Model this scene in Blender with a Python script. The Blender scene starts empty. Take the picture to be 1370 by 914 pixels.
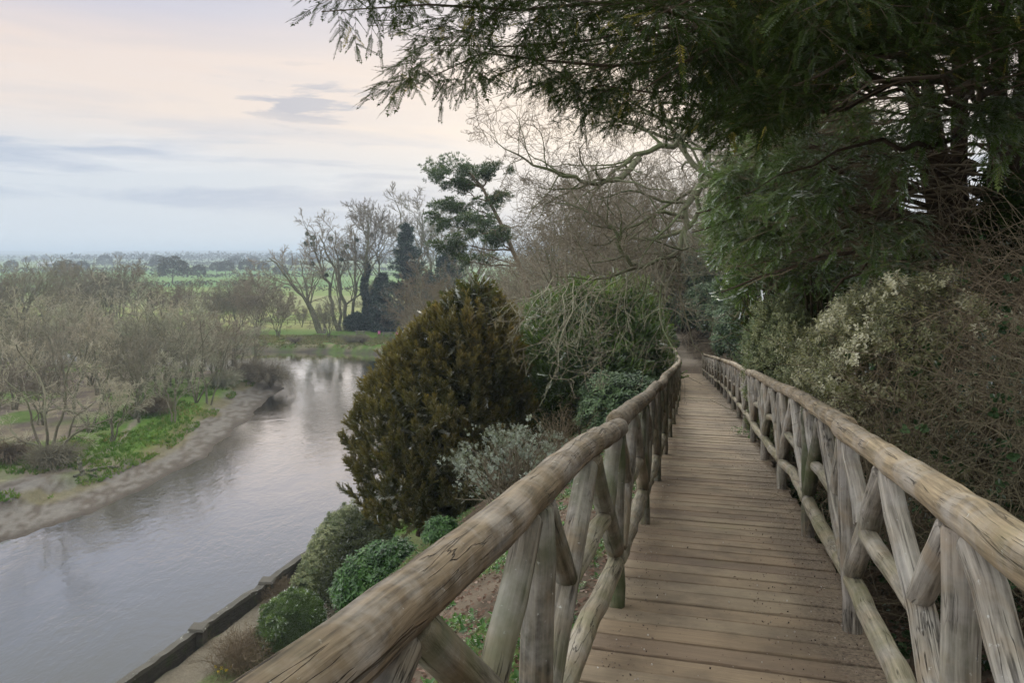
import bpy, math
import numpy as np
from math import radians as R
C = bpy.context.scene
COL = C.collection

# ------------------------------------------------------------------ camera, sky, sun, exposure
F = 1000.0                       # focal length in photo pixels (photo 1370 wide)
HZ = 340.0                       # horizon row
cam_d = bpy.data.cameras.new('camera'); cam = bpy.data.objects.new('camera', cam_d); COL.objects.link(cam)
cam_d.sensor_width = 36.0; cam_d.lens = 36.0*F/1370.0
cam_d.shift_y = -(457.0-HZ)/1370.0
cam_d.clip_start = 0.05; cam_d.clip_end = 40000
cam.location = (0, 0, 0); cam.rotation_euler = (R(90), 0, 0)
C.camera = cam
C.view_settings.view_transform = 'Standard'; C.view_settings.look = 'None'
C.view_settings.gamma = 1.0; C.view_settings.exposure = 0.93; C.view_settings.use_curve_mapping = False
C.render.engine = 'CYCLES'
C.cycles.max_bounces = 6; C.cycles.diffuse_bounces = 3; C.cycles.glossy_bounces = 2
C.cycles.transmission_bounces = 3; C.cycles.volume_bounces = 0; C.cycles.transparent_max_bounces = 6
C.cycles.use_denoising = True; C.cycles.use_adaptive_sampling = True; C.cycles.adaptive_threshold = 0.02
C.cycles.sample_clamp_indirect = 4.0

SUN_AZ, SUN_EL = 9.0, 16.0       # degrees right of the view direction, above the horizon
sun_d = bpy.data.lights.new('sun', 'SUN'); sun = bpy.data.objects.new('sun', sun_d); COL.objects.link(sun)
sun_d.energy = 1.5; sun_d.angle = R(10); sun_d.color = (1.0, 0.92, 0.78)
sun.rotation_euler = (R(90-SUN_EL), 0, R(180-SUN_AZ))

def nodes_of(idb):
    idb.use_nodes = True
    nt = idb.node_tree; nt.nodes.clear()
    return nt
class NT:
    """small helper to wire shader nodes"""
    def __init__(s, nt): s.nt = nt
    def n(s, t, ins=None, **kw):
        nd = s.nt.nodes.new(t)
        for k, v in kw.items(): setattr(nd, k, v)
        if ins:
            for k, v in ins.items():
                if isinstance(v, bpy.types.NodeSocket): s.nt.links.new(v, nd.inputs[k])
                elif isinstance(v, bpy.types.Node): s.nt.links.new(v.outputs[0], nd.inputs[k])
                else: nd.inputs[k].default_value = v
        return nd
    def math(s, op, a, b=0.0, c=None, clamp=False):
        d = {0: a, 1: b}
        if c is not None: d[2] = c
        return s.n('ShaderNodeMath', d, operation=op, use_clamp=clamp).outputs[0]
    def ramp(s, fac, stops, interp='LINEAR'):
        nd = s.n('ShaderNodeValToRGB', {0: fac}); cr = nd.color_ramp; cr.interpolation = interp
        while len(cr.elements) > 1: cr.elements.remove(cr.elements[-1])
        for i, (p, c) in enumerate(stops):
            e = cr.elements[0] if i == 0 else cr.elements.new(p)
            e.position = p; e.color = (*c, 1) if len(c) == 3 else c
        return nd.outputs[0]
    def mix(s, fac, a, b, blend='MIX'):
        nd = s.n('ShaderNodeMix', data_type='RGBA', blend_type=blend)
        for k, v in ((0, fac), (6, a), (7, b)):
            if isinstance(v, bpy.types.NodeSocket): s.nt.links.new(v, nd.inputs[k])
            elif isinstance(v, (tuple, list)): nd.inputs[k].default_value = (*v, 1) if len(v) == 3 else v
            else: nd.inputs[k].default_value = v
        return nd.outputs[2]
    def noise(s, vec, scale, detail=3, rough=.55, dist=0.0, out=0):
        d = {'Scale': scale, 'Detail': detail, 'Roughness': rough, 'Distortion': dist}
        if vec is not None: d['Vector'] = vec
        return s.n('ShaderNodeTexNoise', d).outputs[out]

world = bpy.data.worlds.new('World'); C.world = world
w = NT(nodes_of(world))
tc = w.n('ShaderNodeTexCoord').outputs['Generated']
sx = w.n('ShaderNodeSeparateXYZ', {0: tc})
dx, dy, dz = sx.outputs[0], sx.outputs[1], sx.outputs[2]
sky = w.n('ShaderNodeTexSky', sky_type='NISHITA', sun_disc=False, sun_elevation=R(SUN_EL), sun_rotation=R(SUN_AZ),
          air_density=1.3, dust_density=3.0, ozone_density=1.5)
skyc = w.mix(1.0, sky.outputs[0], (.05, .05, .05), 'MULTIPLY')
zz = w.math('MAXIMUM', dz, 0.0)
wv = w.noise(w.n('ShaderNodeCombineXYZ', {0: dx, 1: dy, 2: w.math('MULTIPLY', dz, 4.0)}), 2.2, 4, .5)
elev = w.math('ADD', zz, w.math('MULTIPLY', w.math('SUBTRACT', wv, .5), .035))
base = w.ramp(elev, [(0.0, (.60, .635, .66)), (.04, (.55, .59, .635)), (.105, (.55, .585, .63)), (.135, (.62, .60, .60)),
                     (.17, (.70, .61, .55)), (.24, (.68, .58, .53)), (.29, (.50, .49, .56)), (.36, (.36, .41, .55)), (.5, (.51, .53, .52)), (1.0, (.54, .55, .52))])
# low stratus sheets and small darker scud
pv = w.n('ShaderNodeCombineXYZ', {0: w.math('MULTIPLY', dx, 1.0), 1: w.math('MULTIPLY', dy, 1.0), 2: w.math('MULTIPLY', dz, 9.0)})
st = w.noise(pv, 3.6, 6, .58, .3)
band = w.ramp(zz, [(0.02, (0, 0, 0)), (.07, (1, 1, 1)), (.125, (1, 1, 1)), (.165, (.25, .25, .25)), (.3, (.12, .12, .12)), (.45, (.5, .5, .5))])
sm = w.math('MULTIPLY', w.ramp(st, [(.47, (0, 0, 0)), (.60, (1, 1, 1))]), band)
c1 = w.mix(w.math('MULTIPLY', sm, .85), base, (.38, .43, .53))
lt = w.ramp(w.noise(pv, 5.1, 5, .55, .2), [(.52, (0, 0, 0)), (.66, (1, 1, 1))])
c1 = w.mix(w.math('MULTIPLY', w.math('MULTIPLY', lt, band), .35), c1, (.70, .70, .71))
pv2 = w.n('ShaderNodeCombineXYZ', {0: w.math('MULTIPLY', dx, 3.0), 1: 0.0, 2: w.math('MULTIPLY', dz, 18.0)})
sc = w.noise(pv2, 3.1, 5, .6, .2)
gx = w.math('SUBTRACT', w.math('DIVIDE', dx, w.math('MAXIMUM', dy, .05)), -.27)
gz = w.math('SUBTRACT', dz, .195)
g = w.math('EXPONENT', w.math('MULTIPLY', w.math('ADD', w.math('MULTIPLY', w.math('MULTIPLY', gx, gx), 90), w.math('MULTIPLY', w.math('MULTIPLY', gz, gz), 900)), -1.0))
scud = w.math('MULTIPLY', w.ramp(w.math('ADD', sc, w.math('MULTIPLY', g, .15)), [(.60, (0, 0, 0)), (.68, (1, 1, 1))]), w.math('MULTIPLY', g, 1.3, clamp=True), clamp=True)
c1 = w.mix(w.math('MULTIPLY', scud, .9), c1, (.36, .38, .45))
# glow of the low veiled sun
sd = (math.sin(R(SUN_AZ))*math.cos(R(SUN_EL)), math.cos(R(SUN_AZ))*math.cos(R(SUN_EL)), math.sin(R(SUN_EL)))
dot = w.math('ADD', w.math('ADD', w.math('MULTIPLY', dx, sd[0]), w.math('MULTIPLY', dy, sd[1])), w.math('MULTIPLY', dz, sd[2]))
gl = w.math('POWER', w.math('MAXIMUM', dot, 0.0), 14.0)
c1 = w.mix(w.math('MULTIPLY', gl, .6, clamp=True), c1, (.86, .74, .62))
c1 = w.mix(.05, c1, skyc)
# added fill light: unseen sky brightened to the left, overhead and slightly behind
side = w.math('ADD', w.math('MULTIPLY', w.math('MULTIPLY', w.math('SUBTRACT', w.math('MULTIPLY', dx, -1.0), .60), 3.0, clamp=True), 2.1), w.math('MULTIPLY', w.math('MULTIPLY', dy, -1.0, clamp=True), .10))
over = w.math('MULTIPLY', w.math('SUBTRACT', dz, .60), 5.0, clamp=True)
lift = w.math('ADD', .70, w.math('ADD', w.math('MULTIPLY', side, 1.0), w.math('MULTIPLY', over, 1.25)))
c1 = w.mix(1.0, c1, w.n('ShaderNodeCombineColor', {0: lift, 1: lift, 2: lift}).outputs[0], 'MULTIPLY')
bg = w.n('ShaderNodeBackground', {'Color': c1, 'Strength': 1.0})
w.n('ShaderNodeOutputWorld', {0: bg})
world.cycles.sampling_method = 'MANUAL'; world.cycles.sample_map_resolution = 512

# ------------------------------------------------------------------ numpy tools
UP = np.array([[0, 0, 1.]])
def RNG(s): return np.random.default_rng(s)
_T = RNG(5).random((256, 256))
def vnoise(x, y):
    xi = np.floor(x).astype(int); yi = np.floor(y).astype(int)
    fx = x-xi; fy = y-yi; fx = fx*fx*(3-2*fx); fy = fy*fy*(3-2*fy)
    a = _T[xi & 255, yi & 255]; b = _T[(xi+1) & 255, yi & 255]; c = _T[xi & 255, (yi+1) & 255]; d = _T[(xi+1) & 255, (yi+1) & 255]
    return (a*(1-fx)+b*fx)*(1-fy)+(c*(1-fx)+d*fx)*fy
def fbm(x, y, o=4):
    s = 0; a = .5
    for i in range(o):
        s = s+a*vnoise(x*(2**i)+17.3*i, y*(2**i)-9.1*i); a *= .5
    return s/(1-.5**o)
def nrm(v): return v/np.maximum(np.linalg.norm(v, axis=-1, keepdims=True), 1e-9)
def sstep(a, b, x):
    t = np.clip((x-a)/(b-a), 0, 1); return t*t*(3-2*t)
def PX(x, y, Y):
    """point seen at photo pixel x,y when it stands Y metres ahead"""
    return np.array([(x-685)/F*Y, Y, -(y-HZ)/F*Y])

class G:
    """collects geometry of one mesh"""
    def __init__(s): s.V = []; s.T = []; s.Q = []; s.tint = []; s.lc = []; s.n = 0; s.haslc = False
    def add(s, V, Fc, tint=.5, lc=None):
        V = np.asarray(V, float).reshape(-1, 3); Fc = np.asarray(Fc, int)
        (s.T if Fc.shape[1] == 3 else s.Q).append(Fc+s.n)
        s.V.append(V); s.tint.append(np.broadcast_to(np.asarray(tint, float), (len(V),)).copy())
        if lc is not None: s.haslc = True
        s.lc.append(V.copy() if lc is None else lc)
        s.n += len(V)
    def mesh(s, name, mat, origin=(0, 0, 0), smooth=False):
        V = np.concatenate(s.V)-np.asarray(origin, float)
        T = np.concatenate(s.T) if s.T else np.zeros((0, 3), int)
        Q = np.concatenate(s.Q) if s.Q else np.zeros((0, 4), int)
        me = bpy.data.meshes.new(name)
        me.vertices.add(len(V)); me.vertices.foreach_set('co', V.astype(np.float32).ravel())
        loops = np.concatenate([T.ravel(), Q.ravel()])
        me.loops.add(len(loops)); me.loops.foreach_set('vertex_index', loops.astype(np.int32))
        me.polygons.add(len(T)+len(Q))
        ls = np.concatenate([np.arange(len(T))*3, len(T)*3+np.arange(len(Q))*4]).astype(np.int32)
        me.polygons.foreach_set('loop_start', ls)
        me.update(calc_edges=True)
        if smooth: me.polygons.foreach_set('use_smooth', np.ones(len(T)+len(Q), bool))
        else: me.polygons.foreach_set('use_smooth', np.zeros(len(T)+len(Q), bool))
        a = me.attributes.new('tint', 'FLOAT', 'POINT'); a.data.foreach_set('value', np.concatenate(s.tint).astype(np.float32))
        if s.haslc:
            a = me.attributes.new('lc', 'FLOAT_VECTOR', 'POINT'); a.data.foreach_set('vector', np.concatenate(s.lc).astype(np.float32).ravel())
        me.materials.append(mat)
        return me
    def obj(s, name, mat, parent=None, origin=None, smooth=False):
        if origin is None: origin = parent['_o'] if parent is not None else (0, 0, 0)
        ob = bpy.data.objects.new(name, s.mesh(name, mat, origin, smooth))
        COL.objects.link(ob)
        if parent is not None: ob.parent = parent
        else: ob.location = origin
        return ob

def tag(o, label=None, cat=None, group=None, kind=None):
    if label: o['label'] = label
    if cat: o['category'] = cat
    if group: o['group'] = group
    if kind: o['kind'] = kind
    return o
def thing(name, label, cat, loc, group=None):
    o = bpy.data.objects.new(name, None); COL.objects.link(o); o.location = tuple(float(v) for v in loc)
    o['_o'] = [float(v) for v in loc]; o.empty_display_size = .3
    return tag(o, label, cat, group)
def dup(root, loc, rz=0.0, sc=1.0, label=None, group=None, tilt=(0, 0)):
    r = root.copy(); COL.objects.link(r); r.location = tuple(float(v) for v in loc)
    r.rotation_euler = (tilt[0], tilt[1], rz)
    r.scale = (sc, sc, sc) if np.isscalar(sc) else sc
    if label: r['label'] = label
    if group: r['group'] = group
    for ch in root.children:
        c = ch.copy(); COL.objects.link(c); c.parent = r
        for gch in ch.children:
            d = gch.copy(); COL.objects.link(d); d.parent = c
    return r

def tubes(g, P, Rr, sides=6, tint=.5, cap=False, rough=0.0, rng=None):
    """P[m,n,3], Rr[m,n]"""
    P = np.asarray(P, float); Rr = np.asarray(Rr, float)
    if P.ndim == 2: P = P[None]; Rr = Rr[None]
    m, n, _ = P.shape
    if m == 0: return
    Tn = nrm(np.gradient(P, axis=1))
    mean = nrm(P[:, -1]-P[:, 0]+1e-6)
    ref = np.where(np.abs(mean[:, 2:3]) > .8, np.array([[1., .13, 0]]), np.array([[0.07, 0.05, 1.]]))
    U = nrm(np.cross(Tn, ref[:, None, :])); W = np.cross(Tn, U)
    a = np.linspace(0, 2*np.pi, sides, endpoint=False)
    ca = np.cos(a)[None, None, :, None]; sa = np.sin(a)[None, None, :, None]
    rr = Rr[:, :, None, None]
    if rough: rr = rr*(1+rough*(rng.random((m, n, sides, 1))-.5))
    V = P[:, :, None, :]+(U[:, :, None, :]*ca+W[:, :, None, :]*sa)*rr
    seg = np.concatenate([np.zeros((m, 1)), np.cumsum(np.linalg.norm(np.diff(P, axis=1), axis=2), axis=1)], axis=1)
    off = (np.arange(m)*7.31)[:, None, None]
    lc = np.stack([np.broadcast_to(np.cos(a), (m, n, sides))*Rr[:, :, None]+off, np.broadcast_to(np.sin(a), (m, n, sides))*Rr[:, :, None]+off*.37,
                   np.broadcast_to(seg[:, :, None], (m, n, sides))], axis=-1)
    i = np.arange(n-1)[:, None]; j = np.arange(sides)[None, :]
    f = np.stack([i*sides+j, i*sides+(j+1) % sides, (i+1)*sides+(j+1) % sides, (i+1)*sides+j], axis=-1).reshape(-1, 4)
    Fc = (np.arange(m)*n*sides)[:, None, None]+f[None]
    t = np.broadcast_to(np.asarray(tint, float).reshape(-1, 1), (m, n*sides)).ravel() if np.ndim(tint) else tint
    g.add(V.reshape(-1, 3), Fc.reshape(-1, 4), t, lc.reshape(-1, 3))
    if cap:
        for k in range(m):
            for e in (0, n-1):
                ring = V[k, e]; c = P[k, e]
                tt = tint[k] if np.ndim(tint) else tint
                idx = np.arange(sides)
                nx = (idx+1) % sides
                fc = np.stack([np.full(sides, sides), nx, idx] if e == 0 else [np.full(sides, sides), idx, nx], axis=1)
                l2 = np.concatenate([lc[k, e], [[off[k, 0, 0], off[k, 0, 0]*.37, lc[k, e, 0, 2]]]])
                g.add(np.vstack([ring, c]), fc, tt, l2)

def scatter(g, tv, tf, pos, dirs, up, scale, tint):
    """template with +Y along dirs, +Z near up"""
    pos = np.asarray(pos, float); m = len(pos)
    if m == 0: return
    d = nrm(dirs); u = nrm(up-(up*d).sum(1, keepdims=True)*d); x = np.cross(d, u)
    sc_ = np.broadcast_to(np.asarray(scale, float), (m,))[:, None, None]
    V = pos[:, None, :]+sc_*(tv[None, :, 0:1]*x[:, None]+tv[None, :, 1:2]*d[:, None]+tv[None, :, 2:3]*u[:, None])
    k = len(tv)
    Fc = (np.arange(m)*k)[:, None, None]+tf[None]
    g.add(V.reshape(-1, 3), Fc.reshape(-1, tf.shape[1]), np.repeat(np.broadcast_to(tint, (m,)), k))

def tmpl_spray(n=12, L=.2, nl=.03, wd=.005, seed=0, fwd=.5, flat=.3):
    """twig with two ranks of needles, each one triangle"""
    r = RNG(seed); V = []; Fc = []
    V += [(-wd*.4, 0, 0), (wd*.4, 0, 0), (0, L, 0)]; Fc.append((0, 1, 2))
    V += [(0, 0, -wd*.4), (0, 0, wd*.4), (0, L, 0)]; Fc.append((3, 4, 5))
    for i in range(n):
        t = (i+.5)/n; y = L*t; k = nl*(1-.35*t)*(.8+.4*r.random())
        for s in (-1, 1):
            zt = flat*nl*(r.random()-.3)
            b = len(V)
            dx_, dy_ = s*math.cos(fwd), math.sin(fwd)
            V += [(0, y-wd*.5, 0), (0, y+wd*.5, 0), (dx_*k, y+dy_*k, zt)]
            V[-3] = (0, y-wd*.6, 0); V[-2] = (dx_*k*.5-dy_*wd*.6, y+dy_*k*.5+wd*.8, zt*.7)
            V.append((dx_*k*.5+dy_*wd*.6, y+dy_*k*.5-wd*.5, zt*.7))
            Fc.append((b, b+3, b+2)); Fc.append((b, b+2, b+1))
    b = len(V); V += [(-wd, L*.95, 0), (wd, L*.95, 0), (0, L+nl*.8, 0)]; Fc.append((b, b+1, b+2))
    return np.array(V), np.array(Fc)
def tmpl_tuft(n=10, L=.1, wd=.012, spread=.9, seed=0):
    """bunch of pointed blades opening from one point"""
    r = RNG(seed); V = []; Fc = []
    for i in range(n):
        a = 2*np.pi*(i+r.random())/n; s = spread*(.2+.8*r.random()); l = L*(.6+.5*r.random())
        d = np.array([math.cos(a)*math.sin(s), math.cos(s), math.sin(a)*math.sin(s)])
        q = nrm(np.cross(d, [math.sin(a+1), .3, math.cos(a)]))*wd*.5
        b = len(V); V += [tuple(d*l*.08-q*.3), tuple(d*l*.5+q), tuple(d*l), tuple(d*l*.5-q)]; Fc.append((b, b+1, b+2, b+3))
    return np.array(V), np.array(Fc)
def tmpl_leaves(n=6, L=.05, wd=.025, stem=.08, seed=0, droop=.2):
    """short shoot with folded oval leaves"""
    r = RNG(seed); V = []; Fc = []
    for i in range(n):
        a = 2.4*i+r.random(); y0 = stem*(i+.5)/n
        s = .9+.4*r.random()
        d = np.array([math.cos(a)*math.sin(s), math.cos(s)*.9, math.sin(a)*math.sin(s)]); d /= np.linalg.norm(d)
        q = nrm(np.cross(d, [0, 1, .01])); l = L*(.7+.5*r.random()); up = nrm(np.cross(q, d))
        o = np.array([0, y0, 0]); b = len(V)
        pts = [o, o+d*l*.35+q*wd*.5+up*wd*.12, o+d*l*.75+q*wd*.38, o+d*l+up*-droop*l*.3, o+d*l*.75-q*wd*.38, o+d*l*.35-q*wd*.5+up*wd*.12]
        V += [tuple(p) for p in pts]; Fc += [(b, b+1, b+2, b+3), (b, b+3, b+4, b+5)]
    return np.array(V), np.array(Fc)

def randdir(rng, m): return nrm(rng.normal(size=(m, 3)))
def level(rng, P, Rr, k, tr=(.25, 1.0), ang=(30, 60), lf=.5, lt=.5, n=5, wob=.15, trop=(0, 0, .1), rf=.6, tip=.25, flat=None, lvar=.4):
    """children of every branch in P[m,n0,3]"""
    m, n0, _ = P.shape
    idx = np.repeat(np.arange(m), k)
    t = (np.tile(np.arange(k), m)+rng.random(m*k))/k; t = tr[0]+(tr[1]-tr[0])*t
    f = t*(n0-1); i0 = np.minimum(f.astype(int), n0-2); fr = (f-i0)[:, None]
    p = P[idx, i0]*(1-fr)+P[idx, i0+1]*fr
    r0 = (Rr[idx, i0]*(1-fr[:, 0])+Rr[idx, i0+1]*fr[:, 0])*rf
    tg = nrm(P[idx, i0+1]-P[idx, i0])
    plen = np.linalg.norm(np.diff(P, axis=1), axis=2).sum(1)[idx]
    if flat is None: q = randdir(rng, m*k)
    else:
        up = np.array([0, 0, 1.]); q = np.cross(tg, up)*(np.where(np.tile(np.arange(k), m) % 2, 1, -1)[:, None]); q = nrm(q+flat*rng.normal(size=q.shape))
    q = nrm(q-(q*tg).sum(1, keepdims=True)*tg)
    a = np.radians(rng.uniform(ang[0], ang[1], m*k))[:, None]
    d = nrm(tg*np.cos(a)+q*np.sin(a))
    L = plen*lf*(1-lt*(t-tr[0])/(tr[1]-tr[0]+1e-6))*(1-lvar/2+lvar*rng.random(m*k))
    Q = np.zeros((m*k, n, 3)); Q[:, 0] = p; tv = np.array(trop, float)
    for j in range(1, n):
        d = nrm(d+wob*rng.normal(size=d.shape)+tv/(n-1)*2)
        Q[:, j] = Q[:, j-1]+d*(L/(n-1))[:, None]
    RR = r0[:, None]*(1-(1-tip)*np.linspace(0, 1, n)[None])
    return Q, RR
def curve(pts, n, wob=0, rng=None):
    """smooth Catmull-like resample of a polyline"""
    pts = np.asarray(pts, float); s = np.concatenate([[0], np.cumsum(np.linalg.norm(np.diff(pts, axis=0), axis=1))]); s /= s[-1]
    m = np.gradient(pts, s, axis=0); t = np.linspace(0, 1, n); i = np.clip(np.searchsorted(s, t)-1, 0, len(s)-2)
    h = (s[i+1]-s[i])[:, None]; u = ((t-s[i])[:, None])/h
    out = (2*u**3-3*u**2+1)*pts[i]+(u**3-2*u**2+u)*h*m[i]+(-2*u**3+3*u**2)*pts[i+1]+(u**3-u**2)*h*m[i+1]
    if wob: out[1:-1] += rng.normal(size=out[1:-1].shape)*wob
    return out
def along(rng, P, k, tr=(0, 1)):
    m, n0, _ = P.shape; idx = np.repeat(np.arange(m), k)
    t = tr[0]+(tr[1]-tr[0])*(np.tile(np.arange(k), m)+rng.random(m*k))/k
    f = t*(n0-1); i0 = np.minimum(f.astype(int), n0-2); fr = (f-i0)[:, None]
    return P[idx, i0]*(1-fr)+P[idx, i0+1]*fr, nrm(P[idx, i0+1]-P[idx, i0]), idx
def blob(rng, m, c, rad, lo=-.3, depth=.25):
    """points near the surface of an ellipsoid and outward normals"""
    d = randdir(rng, int(m*2.2)); d = d[d[:, 2] > lo][:m]
    r = 1-depth*rng.random(len(d))**2
    rad = np.asarray(rad, float)
    return np.asarray(c)+d*rad*r[:, None], nrm(d/rad)

# ------------------------------------------------------------------ materials
def new_mat(name):
    m = bpy.data.materials.new(name); return m, NT(nodes_of(m))
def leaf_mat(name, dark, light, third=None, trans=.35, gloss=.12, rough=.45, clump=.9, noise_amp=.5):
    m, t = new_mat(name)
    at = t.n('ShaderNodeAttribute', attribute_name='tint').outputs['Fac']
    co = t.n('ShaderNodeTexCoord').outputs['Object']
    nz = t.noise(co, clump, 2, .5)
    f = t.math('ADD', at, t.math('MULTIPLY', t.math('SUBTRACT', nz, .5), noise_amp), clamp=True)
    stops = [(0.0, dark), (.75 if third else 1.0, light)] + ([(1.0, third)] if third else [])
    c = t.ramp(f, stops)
    d = t.n('ShaderNodeBsdfDiffuse', {'Color': c})
    tr = t.n('ShaderNodeBsdfTranslucent', {'Color': t.mix(1.0, c, (1.15, 1.25, .7), 'MULTIPLY')})
    s = t.n('ShaderNodeMixShader', {0: trans, 1: d, 2: tr})
    if gloss:
        gl_ = t.n('ShaderNodeBsdfGlossy', {'Color': (1, 1, 1, 1), 'Roughness': rough})
        fr = t.math('MULTIPLY', t.n('ShaderNodeFresnel', {'IOR': 1.4}).outputs[0], gloss*5, clamp=True)
        s = t.n('ShaderNodeMixShader', {0: fr, 1: s, 2: gl_})
    t.n('ShaderNodeOutputMaterial', {0: s})
    return m
def bark_mat(name, a, b, moss=None, scale=14, mossamt=.5):
    m, t = new_mat(name)
    co = t.n('ShaderNodeTexCoord').outputs['Object']
    at = t.n('ShaderNodeAttribute', attribute_name='tint').outputs['Fac']
    nz = t.noise(co, scale, 4, .6)
    orn = t.n('ShaderNodeObjectInfo').outputs['Random']
    c = t.mix(t.math('ADD', t.math('MULTIPLY', nz, 1.0), t.math('SUBTRACT', at, .5), clamp=True), a, b)
    c = t.mix(1.0, c, t.ramp(orn, [(0, (.72, .68, .62)), (.35, (1.0, .98, .90)), (.7, (.88, .94, .80)), (1, (1.15, 1.08, .98))]), 'MULTIPLY')
    if moss:
        mk = t.ramp(t.noise(co, scale*.13+.4, 4, .6), [(.5-.2*mossamt, (0, 0, 0)), (.6, (1, 1, 1))])
        c = t.mix(t.math('MULTIPLY', mk, mossamt), c, moss)
    bp = t.n('ShaderNodeBump', {'Strength': .6, 'Distance': .02, 'Height': nz})
    p = t.n('ShaderNodeBsdfPrincipled', {'Base Color': c, 'Roughness': .9, 'Specular IOR Level': .2, 'Normal': bp})
    t.n('ShaderNodeOutputMaterial', {0: p})
    return m
def log_mat(name, a, b, algae, amt):
    """weathered debarked log: grain and drying cracks run along the log"""
    m, t = new_mat(name)
    lc = t.n('ShaderNodeAttribute', attribute_name='lc').outputs['Vector']
    at = t.n('ShaderNodeAttribute', attribute_name='tint').outputs['Fac']
    v1 = t.n('ShaderNodeVectorMath', {0: lc, 1: (60, 60, 3.2)}, operation='MULTIPLY').outputs[0]
    v2 = t.n('ShaderNodeVectorMath', {0: lc, 1: (24, 24, 2.0)}, operation='MULTIPLY').outputs[0]
    v3 = t.n('ShaderNodeVectorMath', {0: lc, 1: (34, 34, 1.2)}, operation='MULTIPLY').outputs[0]
    grain = t.noise(v1, 1.0, 5, .62, .35)
    broad = t.noise(v2, 1.0, 4, .6, .6)
    c = t.mix(t.math('ADD', t.math('MULTIPLY', t.math('SUBTRACT', grain, .5), 2.6), t.math('ADD', t.math('MULTIPLY', t.math('SUBTRACT', at, .5), .6), .5), clamp=True), tuple(x*.75 for x in a), tuple(min(x*1.12, .62) for x in b))
    c = t.mix(t.ramp(broad, [(.35, (.5, .5, .5)), (.6, (0, 0, 0))]), c, tuple(x*.45 for x in a))
    # warm and bleached patches
    c = t.mix(t.ramp(t.noise(lc, 5.0, 5, .65), [(.45, (0, 0, 0)), (.7, (.6, .6, .6))]), c, (.40, .37, .33))
    c = t.mix(t.ramp(t.noise(lc, 3.3, 4, .6, 1.0), [(.5, (0, 0, 0)), (.66, (.55, .55, .55))]), c, (.26, .19, .115))
    c = t.mix(t.ramp(t.noise(lc, 38.0, 3, .6), [(.68, (0, 0, 0)), (.74, (.55, .55, .55))]), c, (.55, .55, .50))
    al = t.ramp(t.noise(lc, 2.3, 5, .65), [(.62-.26*amt, (0, 0, 0)), (.76-.16*amt, (1, 1, 1))])
    c = t.mix(t.math('MULTIPLY', al, amt), c, algae)
    vo = t.n('ShaderNodeTexVoronoi', {'Vector': t.n('ShaderNodeVectorMath', {0: v3, 1: t.n('ShaderNodeVectorMath', {0: t.noise(v2, 1.6, 3, .6, out=1), 1: (.9, .9, .9)}, operation='MULTIPLY').outputs[0]}, operation='ADD').outputs[0],
                                      'Scale': .8}, feature='DISTANCE_TO_EDGE')
    crm = t.ramp(t.noise(lc, 4.0, 2), [(.50, (0, 0, 0)), (.60, (1, 1, 1))])
    crack = t.math('MULTIPLY', t.ramp(vo.outputs[0], [(0.0, (1, 1, 1)), (.017, (0, 0, 0))]), crm)
    fine = t.ramp(t.noise(v1, .45, 3, .7, .8), [(.30, (1, 1, 1)), (.37, (0, 0, 0))])
    ck = t.math('MAXIMUM', crack, t.math('MULTIPLY', fine, .7))
    c = t.mix(t.math('MULTIPLY', ck, .88), c, (.018, .013, .009))
    hgt = t.math('SUBTRACT', t.math('ADD', t.math('MULTIPLY', grain, .35), t.math('MULTIPLY', broad, .6)), t.math('MULTIPLY', ck, 1.3))
    bp = t.n('ShaderNodeBump', {'Strength': .9, 'Distance': .010, 'Height': hgt})
    p = t.n('ShaderNodeBsdfPrincipled', {'Base Color': c, 'Roughness': .78, 'Specular IOR Level': .3, 'Normal': bp})
    t.n('ShaderNodeOutputMaterial', {0: p})
    return m
M = {}
M['rail'] = log_mat('handrail_wood', (.105, .078, .045), (.37, .285, .175), (.13, .14, .06), .25)
M['raildark'] = log_mat('shaded_handrail_wood', (.060, .043, .025), (.27, .20, .125), (.08, .085, .035), .3)  # near left handrail: darker brown, with shade put into the wood colour
M['logdark'] = log_mat('shaded_weathered_log', (.065, .052, .036), (.28, .245, .185), (.07, .085, .03), .6)  # left-fence braces and struts: shade of the inner side put into the colour
M['log'] = log_mat('weathered_log', (.115, .098, .075), (.45, .405, .33), (.11, .12, .05), .35)
M['loglow'] = log_mat('lichened_log', (.15, .13, .09), (.41, .35, .255), (.15, .15, .055), .6)
M['mossylog'] = log_mat('algae_green_log', (.07, .06, .042), (.22, .195, .145), (.06, .078, .028), .85)

# ------------------------------------------------------------------ the boardwalk line and the lie of the land
_ctl = np.array([(-8, -3.55), (-4, -2.12), (-1, -.98), (0, -.64), (1, -.31), (1.65, -.11), (3.4, .29), (4.6, .60), (6.6, 1.16), (10.5, 2.15), (16.7, 3.65), (25, 5.55), (37, 8.2), (42, 9.25),
                 (56, 11.3), (64, 12.9), (90, 18.5), (200, 40), (400, 80), (20000, 4000)], float)
def XL(Y): return np.interp(Y, _ctl[:, 0], _ctl[:, 1])
_fit = np.polyfit(_ctl[1:15, 0], _ctl[1:15, 1], 6, w=[1, 1, 2, 4, 4, 3, 3, 3, 3, 2, 2, 2, 2, 3][:len(_ctl[1:15])])
def XLs(Y):
    Y = np.asarray(Y, float); return np.where(Y < 48, np.polyval(_fit, np.minimum(Y, 48)), XL(Y))
WD = 1.44
def ZD(Y):
    Y = np.asarray(Y, float)
    return np.where(Y < 42, -1.55-.123*np.minimum(Y, 42), -6.716+.004*np.clip(Y-42, 0, 100))
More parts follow.
